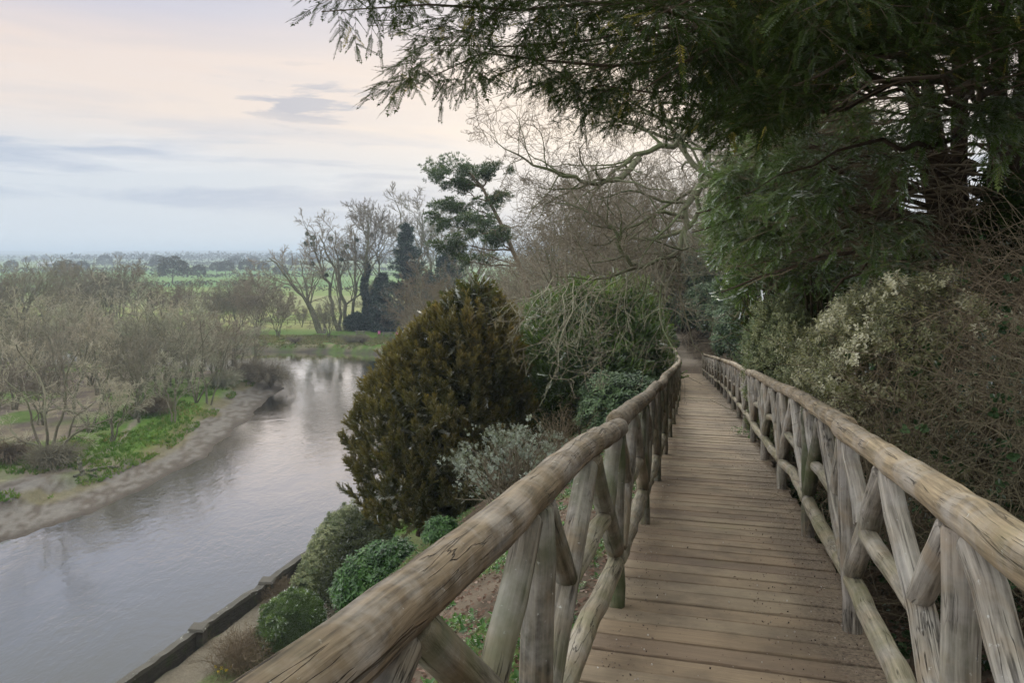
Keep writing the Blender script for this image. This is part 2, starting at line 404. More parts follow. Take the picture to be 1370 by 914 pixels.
RIV = np.array([(-34, -30), (-24.5, -5), (-21.5, 5), (-18.6, 15), (-15.7, 25), (-13.0, 34), (-9.6, 45.4), (-8.6, 55), (-9.5, 75), (-12, 100), (-17, 122), (-25, 134.5), (-35, 136.5), (-48, 137.5),
                (-60, 139), (-95, 144), (-160, 152), (-320, 160), (-320, 138), (-160, 128), (-95, 120), (-62, 117), (-45, 113), (-34, 107), (-30.6, 100), (-30.5, 92), (-28.8, 82), (-28, 72), (-27.2, 66), (-28.3, 58),
                (-29.3, 52), (-31, 47.5), (-35, 44), (-45, 40), (-60, 34), (-75, 20), (-95, -5), (-110, -30)], float)
WATER = -18.0
def sdist(X, Y, poly):
    """signed distance, negative inside"""
    d2 = np.full(X.shape, 1e18); ins = np.zeros(X.shape, bool)
    for i in range(len(poly)):
        ax, ay = poly[i]; bx, by = poly[(i+1) % len(poly)]
        ex, ey = bx-ax, by-ay; t = np.clip(((X-ax)*ex+(Y-ay)*ey)/(ex*ex+ey*ey), 0, 1)
        d2 = np.minimum(d2, (X-ax-t*ex)**2+(Y-ay-t*ey)**2)
        cnd = ((ay > Y) != (by > Y)) & (X < (bx-ax)*(Y-ay)/(by-ay+1e-12)+ax)
        ins ^= cnd
    return np.where(ins, -1, 1)*np.sqrt(d2)
def HT(X, Y, full=False):
    X = np.asarray(X, float); Y = np.asarray(Y, float); X, Y = np.broadcast_arrays(X, Y)
    xl = np.where(Y < -8, -3.55+.36*(Y+8), XLs(np.maximum(Y, -8))); zd = ZD(Y)
    dl = (xl-X)*.97; dr = (X-xl-WD)*.97
    n1 = fbm(X*.35, Y*.35, 4)-.5; n2 = fbm(X*1.7+40, Y*1.7, 3)-.5
    floor = -16.75+.5*(fbm(X*.02, Y*.02, 3)-.5)+.12*n1
    low = .42*sstep(-.2, .35, np.maximum(dl, dr))*sstep(42.5, 41, Y)+.10
    dq = np.maximum(dl-.2, 0); left = zd-low-(.20*dq+.045*dq*dq)*(1.08+.34*sstep(21, 15, Y))*(1+.25*n1)
    right = zd-low+np.minimum(.95*np.maximum(dr-.75, 0), 1.4+.24*np.maximum(dr-.75, 0))
    right = np.minimum(right, zd+7+.03*dr)
    z = np.where(dl > 0, left, right)+.35*n1*sstep(.3, 3, np.maximum(dl, dr))+.10*n2*sstep(.2, 1.2, np.maximum(dl, dr))
    # smooth maximum with the valley floor
    k = .8; hh = np.clip(.5+.5*(z-floor)/k, 0, 1); z = floor*(1-hh)+z*hh+k*hh*(1-hh)
    fade = 1-sstep(110, 230, Y); z = floor+(z-floor)*fade
    # far country
    far = .0032*np.maximum(Y-800, 0)*sstep(500, 900, Y)
    ridge = (34+16*(fbm(X*.0007, Y*.0+3, 3)-.5))*sstep(1900, 4600, Y)
    mid = 9*sstep(1700, 2500, Y)*(fbm(X*.0009+5, Y*.0006, 3))
    z = z+np.where(Y > 900, (25+5*(fbm(X*.0011, Y*0+3, 3)-.5))*sstep(1150, 4800, Y), 0)
    # river bed and banks
    near = (Y < 240) & (X < 8)
    sd_ = np.full(X.shape, 99.)
    if near.any(): sd_[near] = sdist(X[near], Y[near], RIV)
    pen = (X < -26.5) & (Y < 131)
    farb = (Y > 128)
    kk = np.where(pen, .17+.12*sstep(70, 100, Y), np.where(farb, .75, 3.0))
    e = sd_+np.where(pen | farb, 1.3*n1+.15*n2, 0)
    bank = np.where(e > 0, WATER+.02+kk*e+np.where(pen, .35*sstep(4.0, 4.6, e+2*n1)*sstep(.35, .6, fbm(X*.12, Y*.12, 2)+.1), 0), WATER+np.maximum(e*.5, -2.0))
    z = np.where((sd_ < 12), np.minimum(z, bank), z)
    if full: return z, dl, dr, e, pen, farb, n1, n2
    return z
def ground(x, y): return float(HT(np.array([x]), np.array([y]))[0])

def terrain():
    ys = [-14.0]
    while ys[-1] < 9500: ys.append(ys[-1]+.11+.0088*abs(ys[-1])+.000002*ys[-1]**2)
    ys = np.array(ys); nu = 560
    u = np.linspace(-1, 1, nu); u = np.sign(u)*(np.abs(u)**1.25)
    Y = np.repeat(ys[:, None], nu, 1); X = u[None]*(np.abs(Y)+16)*1.25
    z, dl, dr, e, pen, farb, n1, n2 = HT(X, Y, True)
    V = np.stack([X, Y, z], -1).reshape(-1, 3)
    i = np.arange(len(ys)-1)[:, None]; j = np.arange(nu-1)[None]
    f = np.stack([i*nu+j, i*nu+j+1, (i+1)*nu+j+1, (i+1)*nu+j], -1).reshape(-1, 4)
    # base colours by what grows or lies there
    A = np.array
    def lerp(a, b, t): return a*(1-t[..., None])+b*t[..., None]
    nn = fbm(X*.8+3, Y*.8, 4); n3 = fbm(X*3.1, Y*3.1+7, 3); n4 = fbm(X*.07, Y*.07, 3)
    soil = A([.095, .072, .050]); litter = A([.16, .125, .09]); moss = A([.075, .115, .025]); grass = A([.085, .155, .03]); dry = A([.20, .175, .10]); mud = A([.115, .095, .078]); gravel = A([.185, .168, .148])
    c = lerp(np.broadcast_to(soil, X.shape+(3,)), litter, sstep(.35, .65, nn))
    gm = sstep(.50, .60, nn*.5+n3*.5)*sstep(3, 1, np.abs(dl-3.5)/2)
    gm = sstep(.47, .56, fbm(X*1.1+9, Y*1.1, 4))*(dl > 0)
    c = lerp(c, moss, gm*.85)
    # right bank stays earthy
    # valley floor on the near side: lawn with worn patches
    flat = sstep(-15.3, -16.2, z)*(dl > 0)
    lawn = lerp(np.broadcast_to(grass, X.shape+(3,)), dry, sstep(.45, .62, nn)*.6)
    c = lerp(c, lawn, flat)
    # peninsula
    pc = lerp(np.broadcast_to(A([.17, .135, .11]), X.shape+(3,)), A([.26, .215, .15]), sstep(.4, .6, nn))
    gg = .8*sstep(.52, .60, fbm(X*.11+2.5, Y*.09+1.2, 3))
    gg = np.maximum(gg, sstep(11.5, 9, e)*sstep(3.2, 5.2, e+2*n1)*sstep(58, 66, Y)*sstep(98, 90, Y))
    pc = lerp(pc, lerp(np.broadcast_to(A([.075, .17, .018]), X.shape+(3,)), A([.14, .20, .045]), n3), gg)
    sh = np.maximum(sstep(4.6, 3.6, e+1.2*n1), sstep(60, 54, Y)*sstep(9, 6, e+3*n1))
    pc = lerp(pc, lerp(np.broadcast_to(gravel, X.shape+(3,)), mud, sstep(.45, .62, n3)), sh)
    pc = lerp(pc, mud*.8, sstep(.9, .25, e))
    pc = lerp(pc, A([.16, .14, .06]), sstep(1.6, .6, np.abs(e-3.9))*.6*sstep(.5, .56, fbm(X*.2, Y*.2+3, 2)+.02))
    c = np.where(pen[..., None], pc, c)
    # far bank, meadow and fields
    fb = lerp(np.broadcast_to(A([.10, .175, .03]), X.shape+(3,)), A([.24, .215, .13]), sstep(.42, .6, nn)*sstep(14, 3, e))
    fb = lerp(fb, mud*.7, sstep(1.6, .5, e)*(sstep(.35, .55, nn)*.5+.5))
    mead = lerp(np.broadcast_to(A([.155, .205, .045]), X.shape+(3,)), A([.23, .235, .085]), sstep(.4, .62, n4))
    fb = lerp(fb, mead, sstep(158, 172, Y))
    # field blocks
    kx = np.floor((X+.35*Y+900)/np.where(Y < 900, 260, 520)).astype(int)
    bands = [230, 300, 380, 470, 640, 860, 1250, 1700, 2300, 3100, 4200, 5200, 9999]
    pal = [A([.155, .21, .05]), A([.21, .225, .09]), A([.125, .215, .05]), A([.10, .19, .045]), A([.14, .205, .06]), A([.235, .145, .105]), A([.10, .185, .06]), A([.19, .20, .10])]
    fc_ = np.broadcast_to(pal[0], X.shape+(3,)).copy()
    for b in range(len(bands)-1):
        for h in range(8):
            mk = (Y >= bands[b]+.08*X*(b > 2)) & ((((kx*7+b*5) ^ (kx*3+b)) & 7) == h)
            if b < 2: mk = (Y >= bands[b]); hh_ = 1 if b == 0 else 0
            elif b in (2, 3, 4): hh_ = 2 + (h % 3)
            else: hh_ = h
            fc_[mk] = pal[hh_]
    fc_ = lerp(fc_, A([.03, .04, .035]), sstep(.36, .44, fbm(X*.0022, Y*.003, 3))*sstep(1500, 2600, Y))
    fb = lerp(fb, fc_, sstep(225, 240, Y))
    c = np.where((farb | (Y > 150))[..., None], fb, c)
    # hillside woodland floor beyond
    # footpath beyond the boards and the riverside path
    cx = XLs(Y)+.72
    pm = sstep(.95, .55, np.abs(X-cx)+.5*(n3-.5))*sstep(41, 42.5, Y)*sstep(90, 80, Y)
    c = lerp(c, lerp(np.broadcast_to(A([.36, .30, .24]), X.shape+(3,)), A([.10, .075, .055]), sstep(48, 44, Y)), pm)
    wl = -14.6+.3*(Y-28.3)
    rp = sstep(1.15, .85, np.abs(X-(wl+1.25))+.35*(n3-.5))*(Y < 60)
    c = lerp(c, lerp(np.broadcast_to(A([.15, .125, .09]), X.shape+(3,)), A([.22, .19, .145]), n3), rp)
    # branch path climbing between the low shrubs
    yb = np.array([31, 33.5, 36.5, 40.5, 44.5]); xb = np.array([-7.9, -8.5, -8.95, -9.0, -8.6])
    bp_ = sstep(.62, .38, np.abs(X-np.interp(Y, yb, xb))+.25*(n3-.5))*(Y > 28)*(Y < 45)
    c = lerp(c, A([.24, .195, .155]), bp_)
    # worn trail in the peninsula grass
    tp = sstep(.45, .2, np.abs(X-np.interp(Y, [62, 66, 70, 76, 84], [-34.2, -34.6, -36.2, -38.0, -41.5])))*(Y > 61)*(Y < 84)
    c = lerp(c, A([.26, .225, .17]), tp)
    g = G(); g.add(V, f, .5)
    m, t = new_mat('ground_cover')
    at = t.n('ShaderNodeAttribute', attribute_name='ground_colour').outputs['Color']
    co = t.n('ShaderNodeTexCoord').outputs['Object']
    n_a = t.noise(co, 9.0, 5, .65); n_b = t.noise(co, 1.3, 5, .6)
    v = t.math('ADD', t.math('MULTIPLY', n_a, .9), t.math('MULTIPLY', n_b, .8))
    v = t.math('ADD', v, .15)
    cc = t.mix(1.0, at, t.n('ShaderNodeCombineColor', {0: v, 1: v, 2: v}).outputs[0], 'MULTIPLY')
    bp = t.n('ShaderNodeBump', {'Strength': .8, 'Distance': .06, 'Height': n_a})
    p = t.n('ShaderNodeBsdfPrincipled', {'Base Color': cc, 'Roughness': .95, 'Specular IOR Level': .12, 'Normal': bp})
    t.n('ShaderNodeOutputMaterial', {0: p})
    o = g.obj('ground', m, None, (0, 0, 0), smooth=True)
    a = o.data.attributes.new('ground_colour', 'FLOAT_COLOR', 'POINT')
    a.data.foreach_set('color', np.concatenate([c, np.ones(X.shape+(1,))], -1).astype(np.float32).ravel())
    tag(o, 'wooded hillside, river banks and green fields running to the horizon', kind='structure')
terrain()

def water():
    m, t = new_mat('river_water')
    co = t.n('ShaderNodeTexCoord').outputs['Object']
    v = t.n('ShaderNodeVectorMath', {0: co, 1: (1.0, .55, 1)}, operation='MULTIPLY').outputs[0]
    rip = t.noise(v, 2.6, 4, .6, .6); swl = t.noise(v, .35, 3, .5, 1.2); fine = t.noise(v, 9.0, 2, .5)
    mask = t.ramp(t.noise(co, .07, 4, .6, 1.0), [(.38, (.12, .12, .12)), (.6, (1, 1, 1))])
    h = t.math('ADD', t.math('MULTIPLY', t.math('MULTIPLY', rip, mask), .5), t.math('ADD', t.math('MULTIPLY', swl, .8), t.math('MULTIPLY', fine, .08)))
    bp = t.n('ShaderNodeBump', {'Strength': .42, 'Distance': .10, 'Height': h})
    d = t.n('ShaderNodeBsdfDiffuse', {'Color': (.05, .048, .042, 1)})
    gl_ = t.n('ShaderNodeBsdfGlossy', {'Color': (.97, .95, .92, 1), 'Roughness': .05, 'Normal': bp})
    fa = t.n('ShaderNodeLayerWeight', {'Blend': .5, 'Normal': bp}).outputs['Facing']
    fr = t.n('ShaderNodeMath', {0: t.math('POWER', fa, 3.1), 1: 1.8}, operation='MULTIPLY', use_clamp=True)
    s = t.n('ShaderNodeMixShader', {0: fr.outputs[0], 1: d, 2: gl_})
    t.n('ShaderNodeOutputMaterial', {0: s})
    g = G(); g.add([(-330, -35, WATER), (8, -35, WATER), (8, 170, WATER), (-330, 170, WATER)], [(0, 1, 2, 3)])
    tag(g.obj('river_water', m, None, (0, 0, 0)), 'wide grey river with the pale sky mirrored in it', kind='structure')
water()

def haze():
    m, t = new_mat('haze_air')
    v = t.n('ShaderNodeVolumePrincipled', {'Color': (.62, .74, .88, 1), 'Density': .00050, 'Anisotropy': .2})
    t.nt.links.new(v.outputs[0], t.n('ShaderNodeOutputMaterial').inputs['Volume'])
    x0, x1, y0, y1, z0, z1 = -14000, 14000, -90, 11000, -23, 45
    V = [(x, y, z) for z in (z0, z1) for y in (y0, y1) for x in (x0, x1)]
    g = G(); g.add(V, [(0, 2, 3, 1), (4, 5, 7, 6), (0, 1, 5, 4), (2, 6, 7, 3), (0, 4, 6, 2), (1, 3, 7, 5)])
    tag(g.obj('haze', m, None, (0, 0, 0)), 'pale blue haze over the far country', kind='stuff')
haze()

# ------------------------------------------------------------------ boardwalk
def edge_frame(Y):
    a = np.array([float(XLs(Y-.05)), Y-.05, float(ZD(Y-.05))]); b = np.array([float(XLs(Y+.05)), Y+.05, float(ZD(Y+.05))])
    t = (b-a)/np.linalg.norm(b-a); return (a+b)/2, t
def log(g, P, r0, r1, rng, sides=14, wob=.004, lump=.05, tint=.5, cham=.012):
    """one round log through the points P, with sawn slightly rounded ends"""
    P = np.asarray(P, float); n = len(P)
    L = np.linalg.norm(np.diff(P, axis=0), axis=1).sum()
    k = max(5, int(L/.16))
    Q = curve(P, k)
    Q[1:-1] += rng.normal(size=(k-2, 3))*wob
    rr = np.linspace(r0, r1, k)*(1+lump*(rng.random(k)-.5))
    d0 = nrm(Q[1]-Q[0]); d1 = nrm(Q[-1]-Q[-2])
    Q = np.vstack([Q[:1], Q[:1]+d0*cham, Q[1:-1], Q[-1:]-d1*cham, Q[-1:]])
    rr = np.concatenate([[rr[0]*.86], [rr[0]], rr[1:-1], [rr[-1]], [rr[-1]*.86]])
    tubes(g, Q, rr, sides, tint, cap=True, rough=.035, rng=rng)
def logpart(name, P, r0, r1, rng, mat, parent, sides=14, **kw):
    g = G(); log(g, P, r0, r1, rng, sides, tint=.2+.6*rng.random(), **kw)
    # random offset so that no two logs share their grain
    off = rng.random(3)*np.array([9, 9, 40]); g.lc = [l+off for l in g.lc]
    o = g.obj(name, mat, parent, smooth=True)
    try: o.data.set_sharp_from_angle(angle=R(50))
    except Exception: pass
    return o

def fence(name, label, side, Ys, y_end, seed):
    rng = RNG(seed)
    c, t = edge_frame(Ys[2])
    root = thing(name, label, 'fence', (c[0], c[1], c[2]))
    def pt(Y, h, off=0.0):
        c, t = edge_frame(Y); out = np.array([t[1], -t[0], 0]); out /= np.linalg.norm(out)
        x = c+np.array([WD+np.interp(Y, [1.0, 1.6, 2.5, 4.2, 7], [-.17, -.17, -.15, -.08-.03*h, -.02]) if side > 0 else 0.0, 0, 0])
        return x+np.array([0, 0, h])+out*(off+(.0 if side > 0 else .01))
    for i, Y in enumerate(Ys):
        near = Y < 12
        sd_ = 18 if Y < 7 else 12
        w0 = .049+.007*rng.random()
        lean = rng.normal()*.012
        logpart('post', [pt(Y, -.42), pt(Y+lean, .5), pt(Y+lean*1.5, 1.035)], w0*1.06, w0*.95, rng, M['mossylog'] if (side < 0 or rng.random() < .15) else M['log'], root, sd_)
        if i == len(Ys)-1: break
        D = Ys[i+1]-Y
        f = lambda u, h, off=0.0: pt(Y+D*u, h, off)
        j = lambda a=.02: rng.normal()*a
        mat = M['logdark'] if side < 0 else M['log']
        a1 = .49+j(.012); 
        logpart('brace', [f(a1, .01+1.01+j(.01)), f(.05, .34+j())], .044+.006*rng.random(), .050, rng, mat, root, sd_)
        logpart('brace', [f(.53+j(.01), .01+1.01), f(.955, .34+j())], .044+.006*rng.random(), .054, rng, mat if rng.random() < (.6 if side < 0 else .9) else M['mossylog'], root, sd_)
        logpart('strut', [f(.045, .01+1.01, .0), f(.235+j(.01), .66+j(.01), .004)], .045, .041+.005*rng.random(), rng, mat, root, sd_)
        logpart('strut', [f(.955, .01+1.01, .0), f(.765+j(.01), .66+j(.01), -.004)], .045, .041+.005*rng.random(), rng, M['mossylog'] if rng.random() < (.45 if side < 0 else .12) else mat, root, sd_)
        logpart('crossbar', [f(.27, .625+j(.01)), f(.5, .64+j(.01)), f(.73, .625+j(.01))], .040, .043, rng, M['loglow'], root, sd_)
        logpart('lower_rail', [f(.02, .265+j(.01)), f(.5, .27+j(.014)), f(.98, .265+j(.01))], .052, .048+.007*rng.random(), rng, M['loglow'], root, sd_)
    # handrail logs, about two bays each, butted over a post
    k = 0
    while k < len(Ys)-1:
        e = min(k+(2 if rng.random() < .75 else 3), len(Ys)-1)
        ya, yb = Ys[k], Ys[e]
        if e == len(Ys)-1: yb = y_end
        m = max(3, int((yb-ya)/1.0)); yy = np.linspace(ya+(.03 if k else -.5), yb+.035, m)
        P = [pt(y, 1.082+.012*rng.normal(), .012*rng.normal()) for y in yy]
        r0 = .058+.004*rng.random(); r1 = .055+.005*rng.random()
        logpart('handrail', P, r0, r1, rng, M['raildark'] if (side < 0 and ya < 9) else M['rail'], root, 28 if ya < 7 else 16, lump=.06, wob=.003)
        k = e
    return root, pt
YsL = [.33+2.07*i for i in range(-1, 20)]
YsR = [2.10+2.07*i for i in range(-2, 20)]
froot, fpt = fence('log_fence', 'rustic round-log fence along the river side of the boardwalk', -1, YsL, YsL[-1]+.2, 11)
rroot, rpt = fence('log_fence', 'rustic round-log fence along the bushy uphill side of the boardwalk', 1, YsR, YsR[-1]+.1, 12)
def fence_return():
    rng = RNG(31)
    A = fpt(YsL[-1], 0); B = np.array([9.62, 44.4, -6.72]); Cc = np.array([8.75, 46.2, -6.75]); 
    pts = [A, B, Cc]
    up = lambda p, h: p+np.array([0, 0, h])
    root = thing('log_fence', 'short return of log fence turning away beside the dirt path beyond the boards', 'fence', B)
    for p in pts[1:]: logpart('post', [up(p, -.5), up(p, 1.12)], .05, .045, rng, M['log'], root, 10)
    for a, b in ((A, B), (B, Cc)):
        logpart('handrail', [up(a, 1.08), up((a+b)/2, 1.15), up(b, 1.18)], .055, .05, rng, M['rail'], root, 14)
        logpart('lower_rail', [up(a, .28), up(b, .3)], .045, .04, rng, M['loglow'], root, 10)
        mid = (a+b)/2
        logpart('brace', [up(mid, 1.08), up(a*.92+b*.08, .35)], .037, .04, rng, M['log'], root, 10)
        logpart('brace', [up(mid, 1.08), up(a*.08+b*.92, .35)], .037, .04, rng, M['log'], root, 10)
fence_return()

def deck():
    rng = RNG(8)
    root = thing('boardwalk', 'long plank boardwalk running downhill between two log fences', 'boardwalk', (edge_frame(3)[0]))
    g = G(); y = -7.0
    while y < 42.0:
        wv_ = .175+.05*rng.random()
        if y > 16: wv_ *= 1.0
        a, t = edge_frame(y+wv_/2); rt = np.array([t[1], -t[0], 0]); rt /= np.linalg.norm(rt); up = np.cross(rt, t)
        wx = WD*abs(rt[0])
        e0 = -.055+.035*rng.normal()*.6; e1 = wx+.05+.02*rng.normal()
        zo = .003*rng.normal(); sk = .006*rng.normal(); gap = .006+.004*rng.random()
        hw = wv_*.985/2*1.0-gap; th = .045
        nx = 13; xs = np.linspace(e0, e1, nx)
        top = []
        prof = [(-hw, -th), (-hw, -.005), (-hw+.007, 0), (hw-.007, 0), (hw, -.005), (hw, -th)]
        cup = .0015*rng.normal(size=nx).cumsum()*.4
        for q, x in enumerate(xs):
            wn = .0022*rng.normal(size=6)
            for r_, (u, v) in enumerate(prof):
                top.append(a+rt*x+t*(u+wn[r_]+sk*(x-.7))+up*(v+zo+(cup[q] if v > -.01 else 0)))
        V = np.array(top); n = 6; f = []
        for q in range(nx-1):
            for r_ in range(n):
                f.append((q*n+r_, (q+1)*n+r_, (q+1)*n+(r_+1) % n, q*n+(r_+1) % n))
        b = (nx-1)*n
        f += [(0, 1, 2, 5), (2, 3, 4, 5), (b+1, b, b+5, b+2), (b+3, b+2, b+5, b+4)]
        lx = np.repeat(xs, 6); ly = np.tile([p[0] for p in prof], nx)
        lc = np.stack([lx+rng.random()*50, ly+y, np.full(len(lx), rng.random()*20)], -1)
        g.add(V, f, rng.random(), lc)
        y += wv_*t[1]
    m, t = new_mat('deck_planks')
    lc = t.n('ShaderNodeAttribute', attribute_name='lc').outputs['Vector']; at = t.n('ShaderNodeAttribute', attribute_name='tint').outputs['Fac']
    co = t.n('ShaderNodeTexCoord').outputs['Object']
    gr = t.noise(t.n('ShaderNodeVectorMath', {0: lc, 1: (2.2, 75, 1)}, operation='MULTIPLY').outputs[0], 1.0, 5, .65, .25)
    c = t.mix(gr, (.145, .10, .062), (.41, .295, .185))
    c = t.mix(t.math('MULTIPLY', at, .6), c, (.32, .27, .19))
    c = t.mix(t.ramp(at, [(.0, (.6, .6, .6)), (.25, (0, 0, 0))]), c, (.15, .11, .085))
    wr = t.noise(co, 1.6, 5, .65)
    c = t.mix(t.math('MULTIPLY', t.ramp(wr, [(.42, (0, 0, 0)), (.62, (1, 1, 1))]), .6), c, (.095, .070, .050))
    # trodden-in grit, thickest towards the uphill edge
    sx_ = t.n('ShaderNodeAttribute', attribute_name='dirt').outputs['Fac']
    dm = t.math('ADD', t.math('MULTIPLY', t.noise(co, 2.3, 6, .7), 1.0), sx_)
    dm = t.ramp(dm, [(.78, (0, 0, 0)), (1.05, (1, 1, 1))])
    sp = t.noise(co, 55, 3, .7)
    dirt = t.mix(t.ramp(sp, [(.35, (0, 0, 0)), (.7, (1, 1, 1))]), (.07, .052, .038), (.27, .21, .15))
    c = t.mix(t.math('MULTIPLY', dm, .8), c, dirt)
    c = t.mix(t.ramp(t.noise(co, .9, 4, .6), [(.60, (0, 0, 0)), (.75, (.45, .45, .45))]), c, (.14, .15, .06))
    h = t.math('ADD', t.math('MULTIPLY', gr, .6), t.math('MULTIPLY', t.math('MULTIPLY', sp, dm), 1.2))
    bp = t.n('ShaderNodeBump', {'Strength': .8, 'Distance': .006, 'Height': h})
    p = t.n('ShaderNodeBsdfPrincipled', {'Base Color': c, 'Roughness': .82, 'Specular IOR Level': .25, 'Normal': bp})
    t.n('ShaderNodeOutputMaterial', {0: p})
    V = np.concatenate(g.V)
    gn = G(); c_ = np.array([v.mean(0) for v in g.V]); q_ = []
    for v in g.V:
        mid = v[:6].mean(0); e_ = v[-6:].mean(0); top_ = max(v[:6, 2].max(), 0 if v[:6, 2].max() > 0 else -99)
        ax_ = nrm(e_-mid); up_ = nrm(v[2]+v[3]-v[0]-v[5])
        for off in (.14, .19, WD-.10, WD-.16):
            q_.append((v[2]+v[3])/2+ax_*off+up_*.0012+(v[3]-v[2])*.28*rng.normal())
    q_ = np.array([p_ for p_ in q_ if 2.5 < p_[1] < 14])
    dsc = np.array([(math.cos(a_), 0, math.sin(a_)) for a_ in np.linspace(0, 2*np.pi, 7)[:-1]]+[(0, .25, 0)]); dsf = np.array([(i_, (i_+1) % 6, 6) for i_ in range(6)])
    scatter(gn, dsc, dsf, q_, UP+0*q_, np.array([[1., 0, 0]])+0*q_, .0048, .3)
    nh, tn = new_mat('rusty_nail_heads'); tn.n('ShaderNodeOutputMaterial', {0: tn.n('ShaderNodeBsdfPrincipled', {'Base Color': (.035, .025, .02, 1), 'Roughness': .6, 'Metallic': .4})})
    tag(gn.obj('nail_heads', nh, root), kind='stuff')
    o = g.obj('deck', m, root)
    x = V[:, 0]-XLs(V[:, 1])
    a = o.data.attributes.new('dirt', 'FLOAT', 'POINT'); a.data.foreach_set('value', (.50*sstep(.70, 1.35, x)+.16*sstep(.35, 0, x)).astype(np.float32))
    g = G()
    for off in (.10, WD-.12):
        yy = np.linspace(-7, 42, 60)
        P = np.array([edge_frame(y)[0]+np.array([off, 0, -.045-.085]) for y in yy])
        tubes(g, P, np.full(60, .085), 4, .4)
    g.obj('edge_beam', M['mossylog'], root)
deck()

def grit():
    rng = RNG(77); g = G()
    oc = np.array([(1, 0, 0), (-1, 0, 0), (0, 1, 0), (0, -1, 0), (0, 0, .7), (0, 0, -.7)], float)
    of = np.array([(0, 2, 4), (2, 1, 4), (1, 3, 4), (3, 0, 4), (2, 0, 5), (1, 2, 5), (3, 1, 5), (0, 3, 5)])
    m = 5200; Y = 2.6+rng.random(m)**1.7*24
    q = rng.random(m); x = np.where(q < .62, WD-.02-.6*rng.random(m)**1.5, np.where(q < .82, .02+.28*rng.random(m)**1.5, WD*rng.random(m)))
    s = .0022+.0055*rng.random(m)**3
    pos = np.stack([XLs(Y)+x, Y, ZD(Y)+s*.45], -1)
    scatter(g, oc, of, pos, randdir(rng, m), randdir(rng, m), s, rng.random(m))
    mt, t = new_mat('grit'); at = t.n('ShaderNodeAttribute', attribute_name='tint').outputs['Fac']
    p = t.n('ShaderNodeBsdfPrincipled', {'Base Color': t.ramp(at, [(0, (.06, .04, .03)), (.6, (.20, .14, .10)), (.93, (.32, .27, .22)), (1, (.62, .60, .55))]), 'Roughness': .9})
    t.n('ShaderNodeOutputMaterial', {0: p})
    tag(g.obj('grit', mt, None, (0, 0, 0)), 'small stones and crumbs of earth scattered over the boards', kind='stuff')
grit()

# ------------------------------------------------------------------ vegetation materials and shoots
_hy = np.exp(np.linspace(np.log(1.2), np.log(3000), 2500))
def hit(px, py):
    """the spot of ground seen at photo pixel px,py"""
    X = (px-685)/F*_hy; Z = -(py-HZ)/F*_hy
    b = np.where(Z < HT(X, _hy))[0]
    Y = _hy[b[0]] if len(b) else 3000.
    x = (px-685)/F*Y; return np.array([x, Y, ground(x, Y)])
def at(px, Y):
    x = (px-685)/F*Y; return np.array([x, Y, ground(x, Y)])
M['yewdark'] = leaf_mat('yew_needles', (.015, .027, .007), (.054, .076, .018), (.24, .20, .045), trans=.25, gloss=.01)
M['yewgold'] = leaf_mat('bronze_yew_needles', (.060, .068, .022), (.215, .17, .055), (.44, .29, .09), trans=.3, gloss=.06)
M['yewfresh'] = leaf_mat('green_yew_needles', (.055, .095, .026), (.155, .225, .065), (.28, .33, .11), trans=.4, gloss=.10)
M['box'] = leaf_mat('evergreen_leaves', (.045, .07, .028), (.12, .165, .065), (.24, .27, .13), trans=.25, gloss=.14)
M['rhodo'] = leaf_mat('glossy_dark_leaves', (.036, .068, .024), (.09, .15, .048), (.18, .24, .10), trans=.15, gloss=.2)
M['laurel'] = leaf_mat('bright_green_leaves', (.03, .08, .015), (.07, .165, .03), (.14, .25, .06), trans=.3, gloss=.18)
M['silver'] = leaf_mat('silver_grey_leaves', (.15, .17, .14), (.33, .36, .31), (.55, .58, .53), trans=.25, gloss=.05)
M['varieg'] = leaf_mat('cream_edged_leaves', (.075, .10, .035), (.28, .27, .13), (.72, .68, .50), trans=.3, gloss=.15)
M['privet'] = leaf_mat('pale_privet_leaves', (.09, .12, .045), (.27, .28, .14), (.56, .52, .34), trans=.3, gloss=.12)
M['heath'] = leaf_mat('olive_heath_leaves', (.05, .06, .03), (.11, .12, .06), (.17, .15, .08), trans=.2, gloss=.03)
M['fir'] = leaf_mat('fir_needles', (.016, .036, .026), (.040, .075, .050), (.07, .11, .06), trans=.15, gloss=.05)
M['pine'] = leaf_mat('pine_needles', (.035, .06, .028), (.095, .14, .06), (.19, .21, .09), trans=.2, gloss=.05)
M['ivy'] = leaf_mat('ivy_leaves', (.018, .036, .014), (.04, .075, .028), (.09, .14, .06), trans=.15, gloss=.05)
M['twig'] = bark_mat('grey_brown_twigs', (.11, .092, .07), (.31, .275, .22))
M['willowtwig'] = bark_mat('pale_willow_twigs', (.20, .18, .14), (.47, .44, .355))
M['redtwig'] = bark_mat('red_brown_twigs', (.10, .075, .055), (.24, .185, .135))
M['bark'] = bark_mat('grey_bark', (.12, .10, .08), (.30, .27, .22), (.13, .16, .07), 9, .5)
M['greenbark'] = bark_mat('algae_grey_bark', (.10, .09, .07), (.26, .24, .19), (.12, .15, .06), 7, .8)
M['darkbark'] = bark_mat('dark_yew_bark', (.035, .024, .018), (.12, .085, .062), None, 12)
M['bramble'] = bark_mat('dry_bramble_stems', (.085, .066, .046), (.27, .225, .165), None, 6)
S_need = tmpl_spray(11, .135, .027, .0066, 1, .5)
S_need2 = tmpl_spray(7, .17, .048, .014, 2, .55)
S_mid = tmpl_spray(6, .26, .075, .028, 3, .7)
S_tuft = tmpl_tuft(9, .14, .022, 1.0, 4)
S_big = tmpl_tuft(8, 1.0, .26, 1.1, 5)
S_leaf = tmpl_leaves(7, .045, .024, .10, 6)
S_leafb = tmpl_leaves(7, .11, .042, .14, 7)
S_ivy = tmpl_leaves(4, .07, .06, .08, 8)

